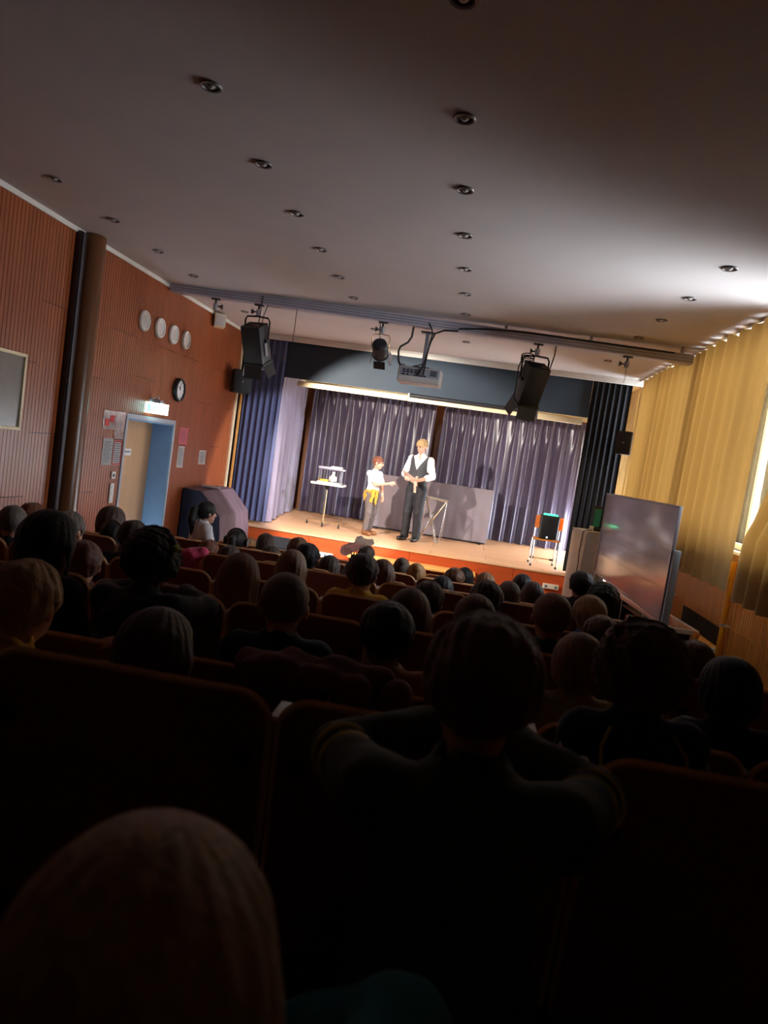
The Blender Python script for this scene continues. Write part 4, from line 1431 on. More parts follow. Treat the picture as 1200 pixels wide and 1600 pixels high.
        me.vertices.foreach_set('co', V.astype(np.float32).ravel())
        me.loops.add(len(Q) * 4)
        me.loops.foreach_set('vertex_index', Q.astype(np.int32).ravel())
        me.polygons.add(len(Q))
        me.polygons.foreach_set('loop_start', np.arange(0, len(Q) * 4, 4, dtype=np.int32))
        me.polygons.foreach_set('use_smooth', np.ones(len(Q), bool))
        me.update(calc_edges=True)
        me.validate()
        me.materials.append(m)
        return me


def wob(x, y, z, f, seed=0.0):
    return (np.sin(f * x + 1.3 * f * z + seed) * np.sin(f * 1.1 * y - 0.7 * f * x + 2 * seed) + np.sin(0.8 * f * z - 1.2 * f * y + seed * 3)) * 0.5


def head(F, c, R, s, k=0.012):
    """skull, jaw, nose, ears; local +Y is the face"""
    c = np.array(c, float)
    R = np.array(R)
    T = lambda p: c + R @ (np.array(p, float) * s)
    F.ell(T((0, -0.010, 0.024)), np.array((0.071, 0.089, 0.082)) * s, k, R=R)
    F.ell(T((0, 0.026, -0.040)), np.array((0.054, 0.056, 0.062)) * s, 0.03 * s, R=R)
    F.ell(T((0, 0.052, -0.082)), np.array((0.026, 0.022, 0.020)) * s, 0.02 * s, R=R)
    F.cap(T((0, 0.079, 0.010)), T((0, 0.098, -0.026)), 0.007 * s, 0.012 * s, 0.012 * s)
    for sx in (-1, 1):
        F.ell(T((sx * 0.031, 0.086, 0.010)), np.array((0.017, 0.010, 0.010)) * s, 0.010 * s, 'sub', R=R)
        F.ell(T((sx * 0.074, -0.006, -0.008)), np.array((0.010, 0.019, 0.031)) * s, 0.006 * s, R=R @ rotz(sx * 0.45))
    F.ell(T((0, 0.084, -0.050)), np.array((0.022, 0.008, 0.008)) * s, 0.006 * s, R=R)
    F.ell(T((0, 0.094, -0.050)), np.array((0.020, 0.004, 0.0022)) * s, 0.003 * s, 'sub', R=R)


def hand(F, w, d, n, side, s, curl=0.5, spread=0.25):
    """wrist point, pointing direction, palm normal (the side the fingers curl to), thumb side +-1 along d x n"""
    w = np.array(w, float)
    d = np.array(d, float)
    d /= np.linalg.norm(d)
    n = np.array(n, float)
    n = n - d * (n @ d)
    n /= np.linalg.norm(n)
    t = np.cross(d, n) * side
    for i in range(4):
        o = (1.5 - i)
        F.cap(w + t * o * 0.010 * s, w + d * 0.078 * s + t * o * 0.019 * s, 0.013 * s, 0.0105 * s, 0.010 * s)
    for i, L in enumerate((0.066, 0.075, 0.069, 0.052)):
        o = (1.5 - i)
        b = w + d * 0.082 * s + t * o * 0.0195 * s
        dd = d + t * o * spread * 0.28
        dd /= np.linalg.norm(dd)
        a1, a2 = curl * 0.7, curl * 1.7
        m = b + (dd * math.cos(a1) + n * math.sin(a1)) * L * 0.52 * s
        e = m + (dd * math.cos(a2) + n * math.sin(a2)) * L * 0.48 * s
        F.cap(b, m, 0.0095 * s, 0.0085 * s, 0.004 * s)
        F.cap(m, e, 0.0085 * s, 0.0070 * s, 0.003 * s)
    b = w + d * 0.022 * s + t * 0.024 * s
    m = b + (d * 0.62 + t * 0.62 + n * 0.35) * 0.042 * s
    e = m + (d * 0.85 + t * 0.2 + n * 0.45 * (0.5 + curl)) * 0.034 * s
    F.cap(b, m, 0.0125 * s, 0.0105 * s, 0.008 * s)
    F.cap(m, e, 0.0105 * s, 0.008 * s, 0.004 * s)


def child_pose(pose):
    """joints of a seated child; origin on the floor below the head, facing +Y, head centre 0.88 up"""
    J = dict(hip=(0, -0.04, 0.43), waist=(0, -0.06, 0.555), chest=(0, -0.05, 0.67), sh=(0.122, -0.045, 0.742), neck=(0, -0.03, 0.755), head=(0, 0.0, 0.88))
    if pose == 'lap':
        J['arm'] = [((s * 0.128, -0.045, 0.735), (s * 0.158, 0.01, 0.56), (s * 0.075, 0.20, 0.50)) for s in (-1, 1)]
        J['hand'] = [((s * 0.075, 0.215, 0.498), (-s * 0.5, 0.8, -0.15), (0, 0.1, -1), s) for s in (-1, 1)]
    elif pose == 'raised':
        J['arm'] = [((-0.128, -0.045, 0.735), (-0.175, 0.01, 0.56), (-0.085, 0.20, 0.50)),
                    ((0.128, -0.045, 0.738), (0.255, 0.035, 0.750), (0.300, 0.07, 0.875))]
        J['hand'] = [((-0.075, 0.215, 0.498), (0.5, 0.8, -0.15), (0, 0.1, -1), -1), ((0.305, 0.075, 0.89), (0.12, 0.05, 1.0), (0, 1, 0), -1)]
    elif pose == 'sideways':
        J['hip'] = (0, -0.24, 0.43)
        J['waist'] = (0, -0.20, 0.54)
        J['chest'] = (0, -0.13, 0.66)
        J['sh'] = (0.130, -0.080, 0.738)
        J['neck'] = (0, -0.055, 0.752)
        J['arm'] = [((s * 0.134, -0.080, 0.736), (s * 0.290, 0.020, 0.722), (s * 0.19, 0.205, 0.745)) for s in (-1, 1)]
        J['hand'] = [((s * 0.175, 0.212, 0.748), (-s * 0.8, 0.45, 0.05), (0, 0.15, -1), s) for s in (-1, 1)]
    elif pose == 'elbow':
        J['arm'] = [((-0.128, -0.045, 0.735), (-0.175, 0.01, 0.56), (-0.085, 0.20, 0.50)),
                    ((0.128, -0.03, 0.742), (0.190, 0.200, 0.728), (0.075, 0.300, 0.610))]
        J['hand'] = [((-0.075, 0.215, 0.498), (0.5, 0.8, -0.15), (0, 0.1, -1), -1), ((0.07, 0.305, 0.602), (-0.6, 0.4, -0.6), (0, -0.6, -0.8), 1)]
    else:  # leaning on the seat in front
        J['hip'] = (0, -0.24, 0.43)
        J['waist'] = (0, -0.20, 0.54)
        J['chest'] = (0, -0.13, 0.66)
        J['sh'] = (0.130, -0.080, 0.738)
        J['neck'] = (0, -0.055, 0.752)
        J['arm'] = [((s * 0.134, -0.080, 0.736), (s * 0.207, 0.070, 0.722), (s * 0.075, 0.185, 0.745)) for s in (-1, 1)]
        J['hand'] = [((s * 0.06, 0.190, 0.748), (-s * 0.8, 0.45, 0.05), (0, 0.15, -1), s) for s in (-1, 1)]
    return J


def child_fields(pose, h):
    J = child_pose(pose)
    y0 = J['hip'][1]
    lo, hi = (-0.36, -0.46, -0.01), (0.42, 0.58, 1.06)
    V = lambda k: np.array(J[k], float)

    def torso(F, e):
        F.ell(V('hip'), (0.118 + e, 0.088 + e, 0.085 + e), 0.03)
        F.ell(V('waist'), (0.102 + e, 0.074 + e, 0.09 + e), 0.05)
        F.ell(V('chest'), (0.112 + e, 0.078 + e, 0.10 + e), 0.05)
        s = V('sh')
        F.cap((-s[0], s[1], s[2]), s, 0.042 + e * 0.8, k=0.05)

    def arms(F, e, full=True):
        for a, b, c in J['arm']:
            F.cap(a, b, 0.039 + e, 0.032 + e, 0.03)
            F.cap(b, c, 0.032 + e, 0.0245 + e, 0.012)

    def legs(F, e):
        for s in (-1, 1):
            k_ = (s * 0.085, y0 + 0.375, 0.425)
            F.cap((s * 0.07, y0 + 0.02, 0.43), k_, 0.067 + e, 0.050 + e, 0.03)
            F.cap(k_, (s * 0.085, y0 + 0.40, 0.09), 0.049 + e, 0.031 + e, 0.02)
    F = Field(lo, hi, h)
    torso(F, -0.006)
    F.cap(V('neck') - (0, 0, 0.02), (0, -0.008, 0.83), 0.043, 0.040, 0.03)
    head(F, J['head'], np.eye(3), 1.0)
    arms(F, -0.003)
    for w, d, n, sd in J['hand']:
        hand(F, w, d, n, sd, 0.72, 0.25 if pose == 'raised' and d[2] > 0.5 else 0.55, 0.6)
    legs(F, -0.004)
    for s in (-1, 1):
        F.cap((s * 0.085, y0 + 0.39, 0.045), (s * 0.09, y0 + 0.52, 0.03), 0.030, 0.026, 0.02)
    body = F.mesh('body', SKIN)
    F = Field(lo, hi, h)
    torso(F, 0.010)
    F.cap(V('neck') - (0, 0, 0.03), V('neck') + np.array((0, 0.006, 0.034)), 0.064, 0.056, 0.03)
    F.cap(V('neck'), V('neck') + np.array((0, 0.01, 0.09)), 0.043, 0.044, 0.006, op='sub')
    arms(F, 0.012)
    F.disp(lambda x, y, z: 0.0035 * wob(x, y, z, 42, 1.0) + 0.002 * wob(x, y, z, 90, 2.0))
    F.cut(lambda x, y, z: 0.415 - z + 0 * x + 0 * y)
    shirt = F.mesh('shirt', CM['black'])
    F = Field(lo, hi, h * 1.15)
    F.ell(V('hip') - (0, 0, 0.01), (0.119, 0.090, 0.078), 0.03)
    legs(F, 0.009)
    F.cut(lambda x, y, z: 0.075 - z + 0 * x + 0 * y)
    trousers = F.mesh('trousers', CM['jeans'])
    F = Field((-0.16, y0 + 0.28, -0.006), (0.16, y0 + 0.62, 0.14), 0.009)
    for s in (-1, 1):
        F.cap((s * 0.085, y0 + 0.38, 0.046), (s * 0.09, y0 + 0.535, 0.036), 0.044, 0.036, 0.01)
        F.cap((s * 0.085, y0 + 0.395, 0.05), (s * 0.085, y0 + 0.40, 0.10), 0.042, 0.040, 0.01)
    F.cut(lambda x, y, z: 0.002 - z + 0 * x + 0 * y)
    shoes = F.mesh('shoes', CM['charcoal'])
    return body, shirt, trousers, shoes


POSES = {p: child_fields(p, 0.0115) for p in ('lap', 'lean')}
POSES['sideways'] = child_fields('sideways', 0.0115)
POSES['elbow'] = child_fields('elbow', 0.0115)
POSES['raised'] = child_fields('raised', 0.009)


def hair_mesh(kind, h=0.0055):
    """hair around a head centred at the origin, face towards +Y"""
    F = Field((-0.20, -0.26, -0.42), (0.20, 0.17, 0.24), h) if kind in ('long', 'ponytail', 'long_wide') else Field((-0.19, -0.22, -0.20), (0.19, 0.18, 0.25), h)
    t = dict(buzz=0.006, short=0.014, bowl=0.018, blond=0.017, long=0.013, long_wide=0.018, ponytail=0.010, bun=0.010, curly=0.036, afro=0.030, tufts=0.026).get(kind, 0.013)
    F.ell((0, -0.012, 0.026), (0.073 + t, 0.091 + t, 0.083 + t), 0)
    ang = lambda x, y: np.arctan2(x, 0.03 - y)
    if kind in ('long', 'long_wide'):
        wd = 0.078 if kind == 'long' else 0.095
        F.ell((0, -0.058, -0.08), (wd, 0.046, 0.15), 0.04)
        F.ell((0, -0.075, -0.19), (wd * 0.92, 0.034, 0.13), 0.04)
        for s in (-1, 1):
            F.cap((s * 0.074, -0.01, 0.0), (s * 0.082, -0.02, -0.19), 0.024, 0.015, 0.03)
    if kind == 'ponytail':
        F.cap((0, -0.10, 0.05), (0, -0.135, 0.03), 0.020, 0.028, 0.02)
        F.cap((0, -0.135, 0.03), (0.01, -0.155, -0.07), 0.034, 0.036, 0.02)
        F.cap((0.01, -0.155, -0.07), (0.0, -0.13, -0.22), 0.034, 0.012, 0.03)
    if kind == 'bun':
        F.ell((0, -0.10, 0.09), (0.042, 0.040, 0.038), 0.012)
    if kind == 'tufts':
        for x, z in ((-0.085, 0.085), (0.085, 0.085)):
            F.ell((x, -0.04, z), (0.042, 0.042, 0.042), 0.02)
    if kind == 'bowl':
        F.ell((0, -0.03, -0.02), (0.085, 0.085, 0.06), 0.03)
    # strands
    if kind in ('curly', 'afro', 'tufts'):
        F.disp(lambda x, y, z: 0.006 * wob(x, y, z, 95, 0.3) + 0.004 * wob(x, y, z, 170, 1.7) + 0.006 * wob(x, y, z, 45, 2.2))
    else:
        a = 0.0026 if kind in ('blond', 'short', 'bowl') else 0.0018
        fr = 20 if kind in ('short', 'blond') else 26
        if kind == 'buzz':
            a = 0.0006
        if kind in ('short', 'blond', 'buzz'):
            a *= 0.7
            w_ = 0.0012 if kind == 'buzz' else 0.0042
            F.disp(lambda x, y, z: 0.16 * np.clip(0.012 - z, 0, 0.09) * (y < 0.06) + w_ * wob(x, y, z, 44, 0.9 + t) + 0.5 * w_ * wob(x, y, z, 120, 2.9))
        else:
            a *= 0.65
        F.disp(lambda x, y, z: a * np.sin(fr * ang(x, y) + 14 * z + 2.2 * np.sin(22 * z + 30 * x)) + a * 0.8 * wob(x, y, z, 60, 0.9))
    # hairline
    if kind in ('long', 'long_wide', 'bowl'):
        F.cut(lambda x, y, z: -np.maximum(0.030 - y + 0 * x, z - 0.058 + 0 * x + 0 * y))
        if kind == 'bowl':
            F.cut(lambda x, y, z: (-0.062 + 0.2 * y) - z + 0 * x)
    elif kind in ('curly', 'afro', 'tufts'):
        F.cut(lambda x, y, z: (-0.062 + 0.75 * np.maximum(y + 0.02, 0) + 0 * x) - z)
        F.cut(lambda x, y, z: -np.maximum(0.052 - y + 0 * x, z - 0.060 + 0 * x + 0 * y))
    elif kind in ('ponytail', 'bun'):
        F.cut(lambda x, y, z: np.where((y < -0.085) & (z < 0.10), -1.0, ((-0.050 + 0.95 * y + 0 * x) - z) / 1.38))
    else:
        F.cut(lambda x, y, z: ((-0.036 + 0.88 * y + 0.006 * np.sin(60 * x)) - z) / 1.33)
        F.cut(lambda x, y, z: ((-0.078 if kind != 'buzz' else -0.060) - z + 0 * x + 0 * y))
        F.cut(lambda x, y, z: -np.maximum(np.maximum(0.060 - np.abs(x), np.abs(y + 0.004) - 0.018), z - 0.022) * 0.8)
    return F.mesh('hair', HM['brown'])


HAIR = {}


def strands(kind, n, L, seed, r=0.0009):
    """loose single hairs standing off the outline"""
    rr = random.Random(seed)
    b = MB()
    for i in range(n):
        a = rr.uniform(0, 2 * PI)
        e = rr.uniform(-0.25, 1.45)
        d = Vector((math.cos(a) * math.cos(e), math.sin(a) * math.cos(e) - 0.15, math.sin(e)))
        R0 = 0.100 if kind == 'curly' else 0.080
        p = Vector((0, -0.012, 0.026)) + Vector((d.x * R0, d.y * (R0 + 0.012), d.z * R0))
        t = Vector((rr.uniform(-1, 1), rr.uniform(-1, 1), rr.uniform(-0.9, 0.5)))
        l = L * rr.uniform(0.5, 1.2)
        q = [p, p + (d * 0.5 + t * 0.35) * l, p + (d * 0.75 + t * 0.9) * l, p + (d * 0.7 + t * 1.5) * l]
        b.tube(q, [r, r, r * 0.8, r * 0.3], 3)
    return b


EYE = MB().sph((0, 0, 0), 0.0105, 10, 8).mesh('eye', mat('eye_dark', srgb(60, 50, 46), 0.3))


def person(label, pos, pose='lap', hair='short', hc='brown', shirt='black', skin=None, yaw=0.0, s=1.0, trousers='jeans', group='children in the audience', fine=False, settle=0.03):
    x, y, z = pos
    z -= settle
    s *= 0.95 if settle else 1.0
    root = thing('person', label, 'person', (x, y, z - 0.88 * s), yaw, group)
    root.scale = (s, s, s)
    B = POSES[pose]
    body = link('body', B[0], root, m=skin or SKIN)
    link('shirt', B[1], root, m=CM[shirt])
    link('trousers', B[2], root, m=CM[trousers])
    link('shoes', B[3], root)
    key = (hair, fine)
    if key not in HAIR:
        HAIR[key] = hair_mesh(hair, 0.004 if fine else 0.006)
    hr = link('hair', HAIR[key], root, (0, 0, 0.88), m=HM[hc])
    for sx in (-1, 1):
        link('eye', EYE, root, (sx * 0.031, 0.0785, 0.890))
    return root, hr


def back(n):
    return 'child seen from behind, ' + n


A = 'children in the audience'
F1 = person('child with long fair hair and a raised teal elbow, nearest of all, lower left', (-0.166, 0.44, 1.737), 'elbow', 'long_wide', 'sandy', 'teal', s=1.02, yaw=0.05, fine=True, settle=0)
F2 = person('boy in a dark olive top with yellow sleeve stripes leaning on the nearest seat back', (0.068, 1.02, 1.812), 'lean', 'short', 'brown', 'olive', s=0.97, fine=True, settle=0)
stm = mat('yellow_stripe', srgb(206, 180, 70), 0.8)
for s in (-1, 1):
    for k, (dy, rr_) in enumerate(((0.0, 0.047), (0.028, 0.046))):
        ctr = Vector((s * (0.199 - dy * 0.48), 0.052 - dy, 0.7235))
        axv = Vector((s * 0.073, 0.15, -0.014)).normalized()
        u = axv.cross(Vector((0, 0, 1))).normalized()
        v = axv.cross(u)
        MB().tube([ctr + u * rr_ * math.cos(t) + v * rr_ * math.sin(t) for t in [i * PI / 10 for i in range(20)]], 0.0045, 5, closed=True).build('sleeve_stripe', stm, F2[0])
F3 = person('child with big curly brown hair and a navy jacket piped in gold and white', (0.412, 1.50, 1.782), 'lap', 'curly', 'auburn', 'navy', s=0.88, yaw=0.1, fine=True)
for s in (-1, 1):
    MB().tube([(s * 0.075, -0.085, 0.772), (s * 0.10, -0.118, 0.735), (s * 0.10, -0.140, 0.69), (s * 0.07, -0.148, 0.62), (s * 0.02, -0.148, 0.55)], 0.0045, 6).build('gold_piping', stm, F3[0])
    MB().tube([(s * 0.13, -0.02, 0.765), (s * 0.172, -0.045, 0.735), (s * 0.182, -0.075, 0.69), (s * 0.19, -0.06, 0.60)], 0.004, 6).build('white_piping', CM['white'], F3[0])
F4 = person('fair-haired boy in a mustard shirt at the left edge', (-1.07, 1.70, 1.645), 'sideways', 'blond', 'sandy', 'yellow', s=1.03, fine=True)
F5 = person('dark-haired child low in front of the nearest seats right of the mustard shirt', (-0.630, 1.52, 1.635), 'lap', 'long', 'dark', 'black', yaw=-0.15, fine=True)
F6 = person('child with a round mop of black hair, hands on the seat back', (-1.05, 2.40, 1.665), 'lean', 'afro', 'black', 'charcoal', SKIND, s=0.98, fine=True)
MB().sph((0.10, -0.035, 0.955), (0.012, 0.02, 0.014), 10, 8).build('hair_clip', mat('lime_clip', srgb(150, 170, 40), 0.5), F6[0])
F7 = person('child with long dark hair and one brown strand, black jacket, behind the fair-haired boy', (-1.345, 2.24, 1.70), 'lap', 'long_wide', 'black', 'black', s=1.02, yaw=-0.2)
MB().tube([(0.075, -0.03, 0.90), (0.092, -0.04, 0.83), (0.085, -0.06, 0.76), (0.10, -0.07, 0.70), (0.095, -0.08, 0.66)], [0.012, 0.016, 0.014, 0.015, 0.006], 8).build('loose_strand', HM['reddish'], F7[0])
person('boy with cropped brown hair and a black jacket with a blue collar, left of centre', (-0.515, 2.22, 1.630), 'lap', 'buzz', 'brown', 'navy', s=1.05, yaw=0.15)
person('black-haired child with a rust-coloured top right behind the maroon coat', (-0.170, 2.16, 1.600), 'lap', 'short', 'black', 'orange', SKIND, s=1.03, yaw=0.25)
person('child with smooth light brown hair low before the curly-haired child', (0.425, 2.20, 1.600), 'lap', 'bowl', 'lightbrown', 'tan', s=0.93)
person('child with a smooth round black head of hair at the far right', (0.870, 2.20, 1.598), 'lap', 'bowl', 'black', 'black', s=0.98)
person('brown-haired child half hidden between the curly hair and the black hair', (1.00, 2.90, 1.510), 'lap', 'short', 'reddish', 'maroon', s=0.9)
person('girl with long straight light brown hair and an olive-tan top', (-0.885, 2.92, 1.550), 'lap', 'long', 'lightbrown', 'tan', s=1.0)
person('child with a tilted brown head and a red collar beside the denim jacket', (-1.585, 2.90, 1.500), 'lap', 'short', 'reddish', 'maroon', s=0.97, yaw=0.5)
person('girl with long brown hair beside the black-haired child, centre', (-0.145, 2.88, 1.520), 'lap', 'long', 'brown', 'palepink', s=1.05)
person('child with buzzed brown hair and a dark jacket right of centre', (0.428, 2.92, 1.595), 'lap', 'buzz', 'lightbrown', 'charcoal', s=1.05)
person('small brown-haired child at the left shoulder of the curly-haired child', (0.633, 2.92, 1.545), 'lap', 'short', 'brown', 'grey', s=0.9)
person('child with brown hair right above the head of the leaning boy', (0.120, 2.86, 1.545), 'lap', 'bowl', 'brown', 'black', s=0.98)
person('child with grey-brown cropped hair at the far left edge', (-2.47, 3.72, 1.480), 'lap', 'buzz', 'grey', 'black', s=1.0, yaw=0.3)
person('child with brown hair in a grey denim jacket with a raised collar, left', (-2.12, 3.70, 1.490), 'lap', 'short', 'grey', 'denim', s=1.02, yaw=-0.2)
hb = person('dark-haired child wearing a thin headband near the column', (-2.26, 4.50, 1.360), 'lap', 'long', 'black', 'black', s=0.97)
MB().tube([(0.088 * math.cos(t), -0.03, 0.905 + 0.105 * math.sin(t)) for t in [i * PI / 12 for i in range(13)]], 0.006, 6).build('headband', CM['tan'], hb[0])
person('taller dark-haired person in a black coat in front of the door', (-2.665, 5.25, 1.325), 'lap', 'bowl', 'dark', 'black', s=1.22)
person('child with dark hair just left of the round black mop of hair', (-1.765, 3.74, 1.500), 'lap', 'short', 'dark', 'black', s=0.95)
person('child with brown hair mostly hidden at the far left behind the dark heads', (-2.85, 4.50, 1.395), 'lap', 'short', 'reddish', 'grey', s=0.97)
person('dark-haired boy with big ears and a mustard collar, centre', (-0.462, 3.70, 1.515), 'lap', 'short', 'dark', 'yellow', s=1.02)
person('child with brown hair and a pale pink shoulder left of centre', (-0.845, 3.70, 1.485), 'lap', 'long', 'lightbrown', 'palepink', s=0.95)
person('child in a dark top left of the boy with the mustard collar', (-0.935, 4.50, 1.415), 'raised', 'short', 'black', 'grey', SKIND, s=1.0)
person('child with reddish-brown loose hair right of the boy with the mustard collar', (-0.435, 4.50, 1.395), 'lap', 'long', 'auburn', 'black', s=0.95)
person('child with dark grey hair in a small bun before the stage step', (-0.475, 6.75, 1.105), 'lap', 'bun', 'grey', 'charcoal', s=1.0)
person('girl with pulled-back light hair and a light blue collar before the stage step', (-0.293, 6.02, 1.175), 'lap', 'bun', 'sandy', 'ltblue', s=1.05)
person('dark head barely showing behind the boy with the mustard collar', (-0.83, 6.75, 1.170), 'lap', 'short', 'dark', 'black', s=0.98)
person('child with a low bowl of dark hair beside the raised hand', (-0.910, 5.25, 1.245), 'lap', 'bowl', 'dark', 'black', s=0.95)
person('brown-haired child before the left part of the stage front', (-1.168, 5.25, 1.345), 'lap', 'short', 'brown', 'navy', s=0.97)
person('small dark-haired child directly before the grey console', (-1.83, 6.75, 1.125), 'lap', 'bowl', 'dark', 'black', s=1.0)
person('child with dark hair in front of the console table, slightly right', (-1.572, 6.02, 1.130), 'lap', 'bowl', 'dark', 'navy', s=0.97)
person('small child in a pale knitted cap near the piano', (-2.20, 7.45, 0.945), 'lap', 'afro', 'sandy', 'white', s=0.95)
hp = person('dark-haired child wearing headphones near the piano', (-1.895, 6.02, 1.225), 'lap', 'ponytail', 'black', 'black', s=1.0)
person('brown-haired child low in front of the woman in white', (-1.862, 5.25, 1.220), 'lap', 'short', 'reddish', 'grey', s=0.95)
person('dark-haired child in a dark green jacket left of the long-haired girl', (-1.452, 4.50, 1.320), 'lap', 'short', 'dark', 'green', s=0.98)
person('dark brown head between the two centre girls, right of the long brown hair', (-0.098, 3.70, 1.430), 'lap', 'short', 'dark', 'black', s=1.0)
person('black round head behind the dark brown head, centre right', (-0.050, 5.25, 1.225), 'lap', 'bowl', 'black', 'black', s=0.98)
person('reddish-brown head before the pale wood desk, right of centre', (0.034, 6.02, 1.185), 'lap', 'short', 'auburn', 'white', s=1.05)
person('child with a blue headscarf half hidden by the reddish-brown head', (0.132, 6.76, 1.100), 'lap', 'bowl', 'black', 'ltblue', s=1.0)
person('brown arc of hair left above the head of the leaning boy', (0.027, 4.50, 1.255), 'lap', 'bowl', 'brown', 'black', s=0.97)
person('dark brown arc of hair right above the head of the leaning boy', (0.200, 3.70, 1.475), 'lap', 'short', 'dark', 'black', s=1.05)
person('small brown-haired child with a light blue sleeve before the stage', (0.297, 6.02, 1.195), 'lap', 'bowl', 'lightbrown', 'ltblue', s=0.95)
person('child with cropped grey-brown hair and a light blue shirt, right of centre', (0.378, 4.52, 1.385), 'lap', 'buzz', 'grey', 'ltblue', s=0.97)
person('child in a navy hooded top with a white stripe, right of centre', (0.602, 6.02, 1.225), 'lap', 'long', 'black', 'navy', s=1.05)
person('girl with long dark brown hair right of the cropped grey-brown head', (0.610, 5.25, 1.290), 'lap', 'long', 'dark', 'grey', s=1.0)
person('blond boy in a bright blue shirt near the whiteboard bench', (0.728, 3.70, 1.488), 'lap', 'blond', 'blond', 'blue', SKINL, s=1.0)
person('dark-haired child beside the right end of the stage front', (0.942, 5.25, 1.420), 'lap', 'short', 'black', 'black', s=1.05)
person('child with curly black hair against the whiteboard bench', (0.948, 4.50, 1.435), 'lap', 'curly', 'black', 'black', SKIND, s=1.0)
w = person('woman in a white shirt with a dark ponytail sitting by the left aisle', (-2.47, 6.78, 1.345), 'lap', 'ponytail', 'black', 'white', SKINL, yaw=-0.75, s=1.08, group='adults in the hall')
b = MB()
b.tube([(0.098 * math.cos(t), -0.005, 0.89 + 0.115 * math.sin(t)) for t in [i * PI / 12 for i in range(13)]], 0.007, 6)
b.build('headphone_band', BLACKP, hp[0])
for s in (-1, 1):
    MB().cyl((s * 0.085, -0.005, 0.885), (s * 0.112, -0.005, 0.885), 0.036, seg=16).build('ear_cup', BLACKP, hp[0])

# loose single hairs on the nearest outlines
for fg, kd, n, L, r_ in ((F3, 'curly', 300, 0.020, 0.0011), (F2, 'short', 150, 0.020, 0.0007)):
    o = strands(kd, n, L, 5, r_).build('loose_strands', HM['auburn' if kd == 'curly' else 'brown'], fg[0], (0, 0, 0.88))
    o['kind'] = 'stuff'


# ------------------------------------------------------------------ the two performers
def standing(name, label, loc, yaw, H, J, skin, hairkind, hairc, h=0.0065, headR=np.eye(3), hs=1.0, group='performers on the stage'):
    root = thing('person', label, 'person', loc, yaw, group)
    return root


def cloth_field(lo, hi, h, build, disp=0.003):
    F = Field(lo, hi, h)
    build(F)
    F.disp(lambda x, y, z: disp * wob(x, y, z, 38, 1.0) + 0.4 * disp * wob(x, y, z, 85, 2.0))
    return F


# --- magician: 1.81 m, facing the audience, looking down to the boy
MG = thing('person', 'man in a white shirt and dark vest standing on stage holding a tan bag', 'person', (-0.815, 12.46, SZ), PI - 0.36, 'performers on the stage')
lo, hi = (-0.42, -0.28, -0.01), (0.42, 0.50, 1.86)
hc_ = np.array((0.0, 0.035, 1.665))
HR = rotz(-0.30) @ rotx(-0.38) @ rotz(0.0)
HR = rotz(0.35 * -1) @ rotx(-0.35)
hsz = 1.06
arms_m = [((0.185, -0.01, 1.44), (0.262, 0.02, 1.165), (0.125, 0.235, 1.115)),      # his right arm (+x), picture left
          ((-0.185, -0.01, 1.44), (-0.268, 0.005, 1.165), (-0.085, 0.225, 1.070))]


def m_torso(F, e):
    F.ell((0, -0.005, 0.965), (0.165 + e, 0.115 + e, 0.12 + e), 0.03)
    F.ell((0, 0.0, 1.10), (0.148 + e, 0.105 + e, 0.14 + e), 0.06)
    F.ell((0, -0.005, 1.29), (0.172 + e, 0.112 + e, 0.16 + e), 0.07)
    F.cap((-0.165, -0.015, 1.425), (0.165, -0.015, 1.425), 0.060 + e, k=0.06)
    F.cap((-0.06, -0.015, 1.46), (0.06, -0.015, 1.46), 0.055 + e, k=0.05)


def m_legs(F, e, top=0.90):
    for s, fx, fy in ((1, 0.10, 0.03), (-1, 0.10, -0.02)):
        kn = (s * 0.095, 0.02 + fy * 0.5, 0.50)
        an = (s * fx, -0.02 + fy, 0.09)
        F.cap((s * 0.088, -0.005, top), kn, 0.088 + e, 0.060 + e, 0.03)
        F.cap(kn, an, 0.058 + e, 0.040 + e, 0.03)


F = Field(lo, hi, 0.0065)
m_torso(F, -0.012)
F.cap((0, -0.015, 1.44), (0, 0.012, 1.60), 0.056, 0.052, 0.04)
head(F, hc_, HR, hsz)
for a, b_, c_ in arms_m:
    F.cap(a, b_, 0.050, 0.040, 0.03)
    F.cap(b_, c_, 0.040, 0.028, 0.015)
hand(F, (0.118, 0.245, 1.113), (-0.55, 0.80, -0.10), (-0.3, 0.0, -1), 1, 1.0, 0.75, 0.5)
hand(F, (-0.075, 0.235, 1.066), (0.70, 0.62, 0.02), (0.1, -0.1, 1), 1, 1.0, 0.65, 0.5)
m_legs(F, -0.006)
for s, fy in ((1, 0.03), (-1, -0.02)):
    F.cap((s * 0.10, -0.03 + fy, 0.05), (s * 0.115, 0.13 + fy, 0.035), 0.036, 0.032, 0.02)
link('body', F.mesh('body', SKINL), MG)

F = Field(lo, hi, 0.0075)
m_torso(F, 0.004)
F.cap((0, -0.014, 1.47), (0, -0.002, 1.535), 0.072, 0.062, 0.03)
F.cap((0, -0.014, 1.47), (0, 0.012, 1.60), 0.054, 0.054, 0.004, 'sub')
for a, b_, c_ in arms_m:
    a, b_, c_ = np.array(a), np.array(b_), np.array(c_)
    F.cap(a, b_, 0.062, 0.056, 0.03)
    F.cap(b_, b_ + (c_ - b_) * 0.30, 0.057, 0.051, 0.012)
    F.cap(b_ + (c_ - b_) * 0.26, b_ + (c_ - b_) * 0.36, 0.058, 0.056, 0.004)
F.ell((0, 0.110, 1.500), (0.034, 0.08, 0.085), 0.008, 'sub')
F.disp(lambda x, y, z: 0.005 * wob(x, y, z, 33, 1.0) + 0.0025 * wob(x, y, z, 80, 2.0))
F.cut(lambda x, y, z: 0.99 - z + 0 * x + 0 * y)
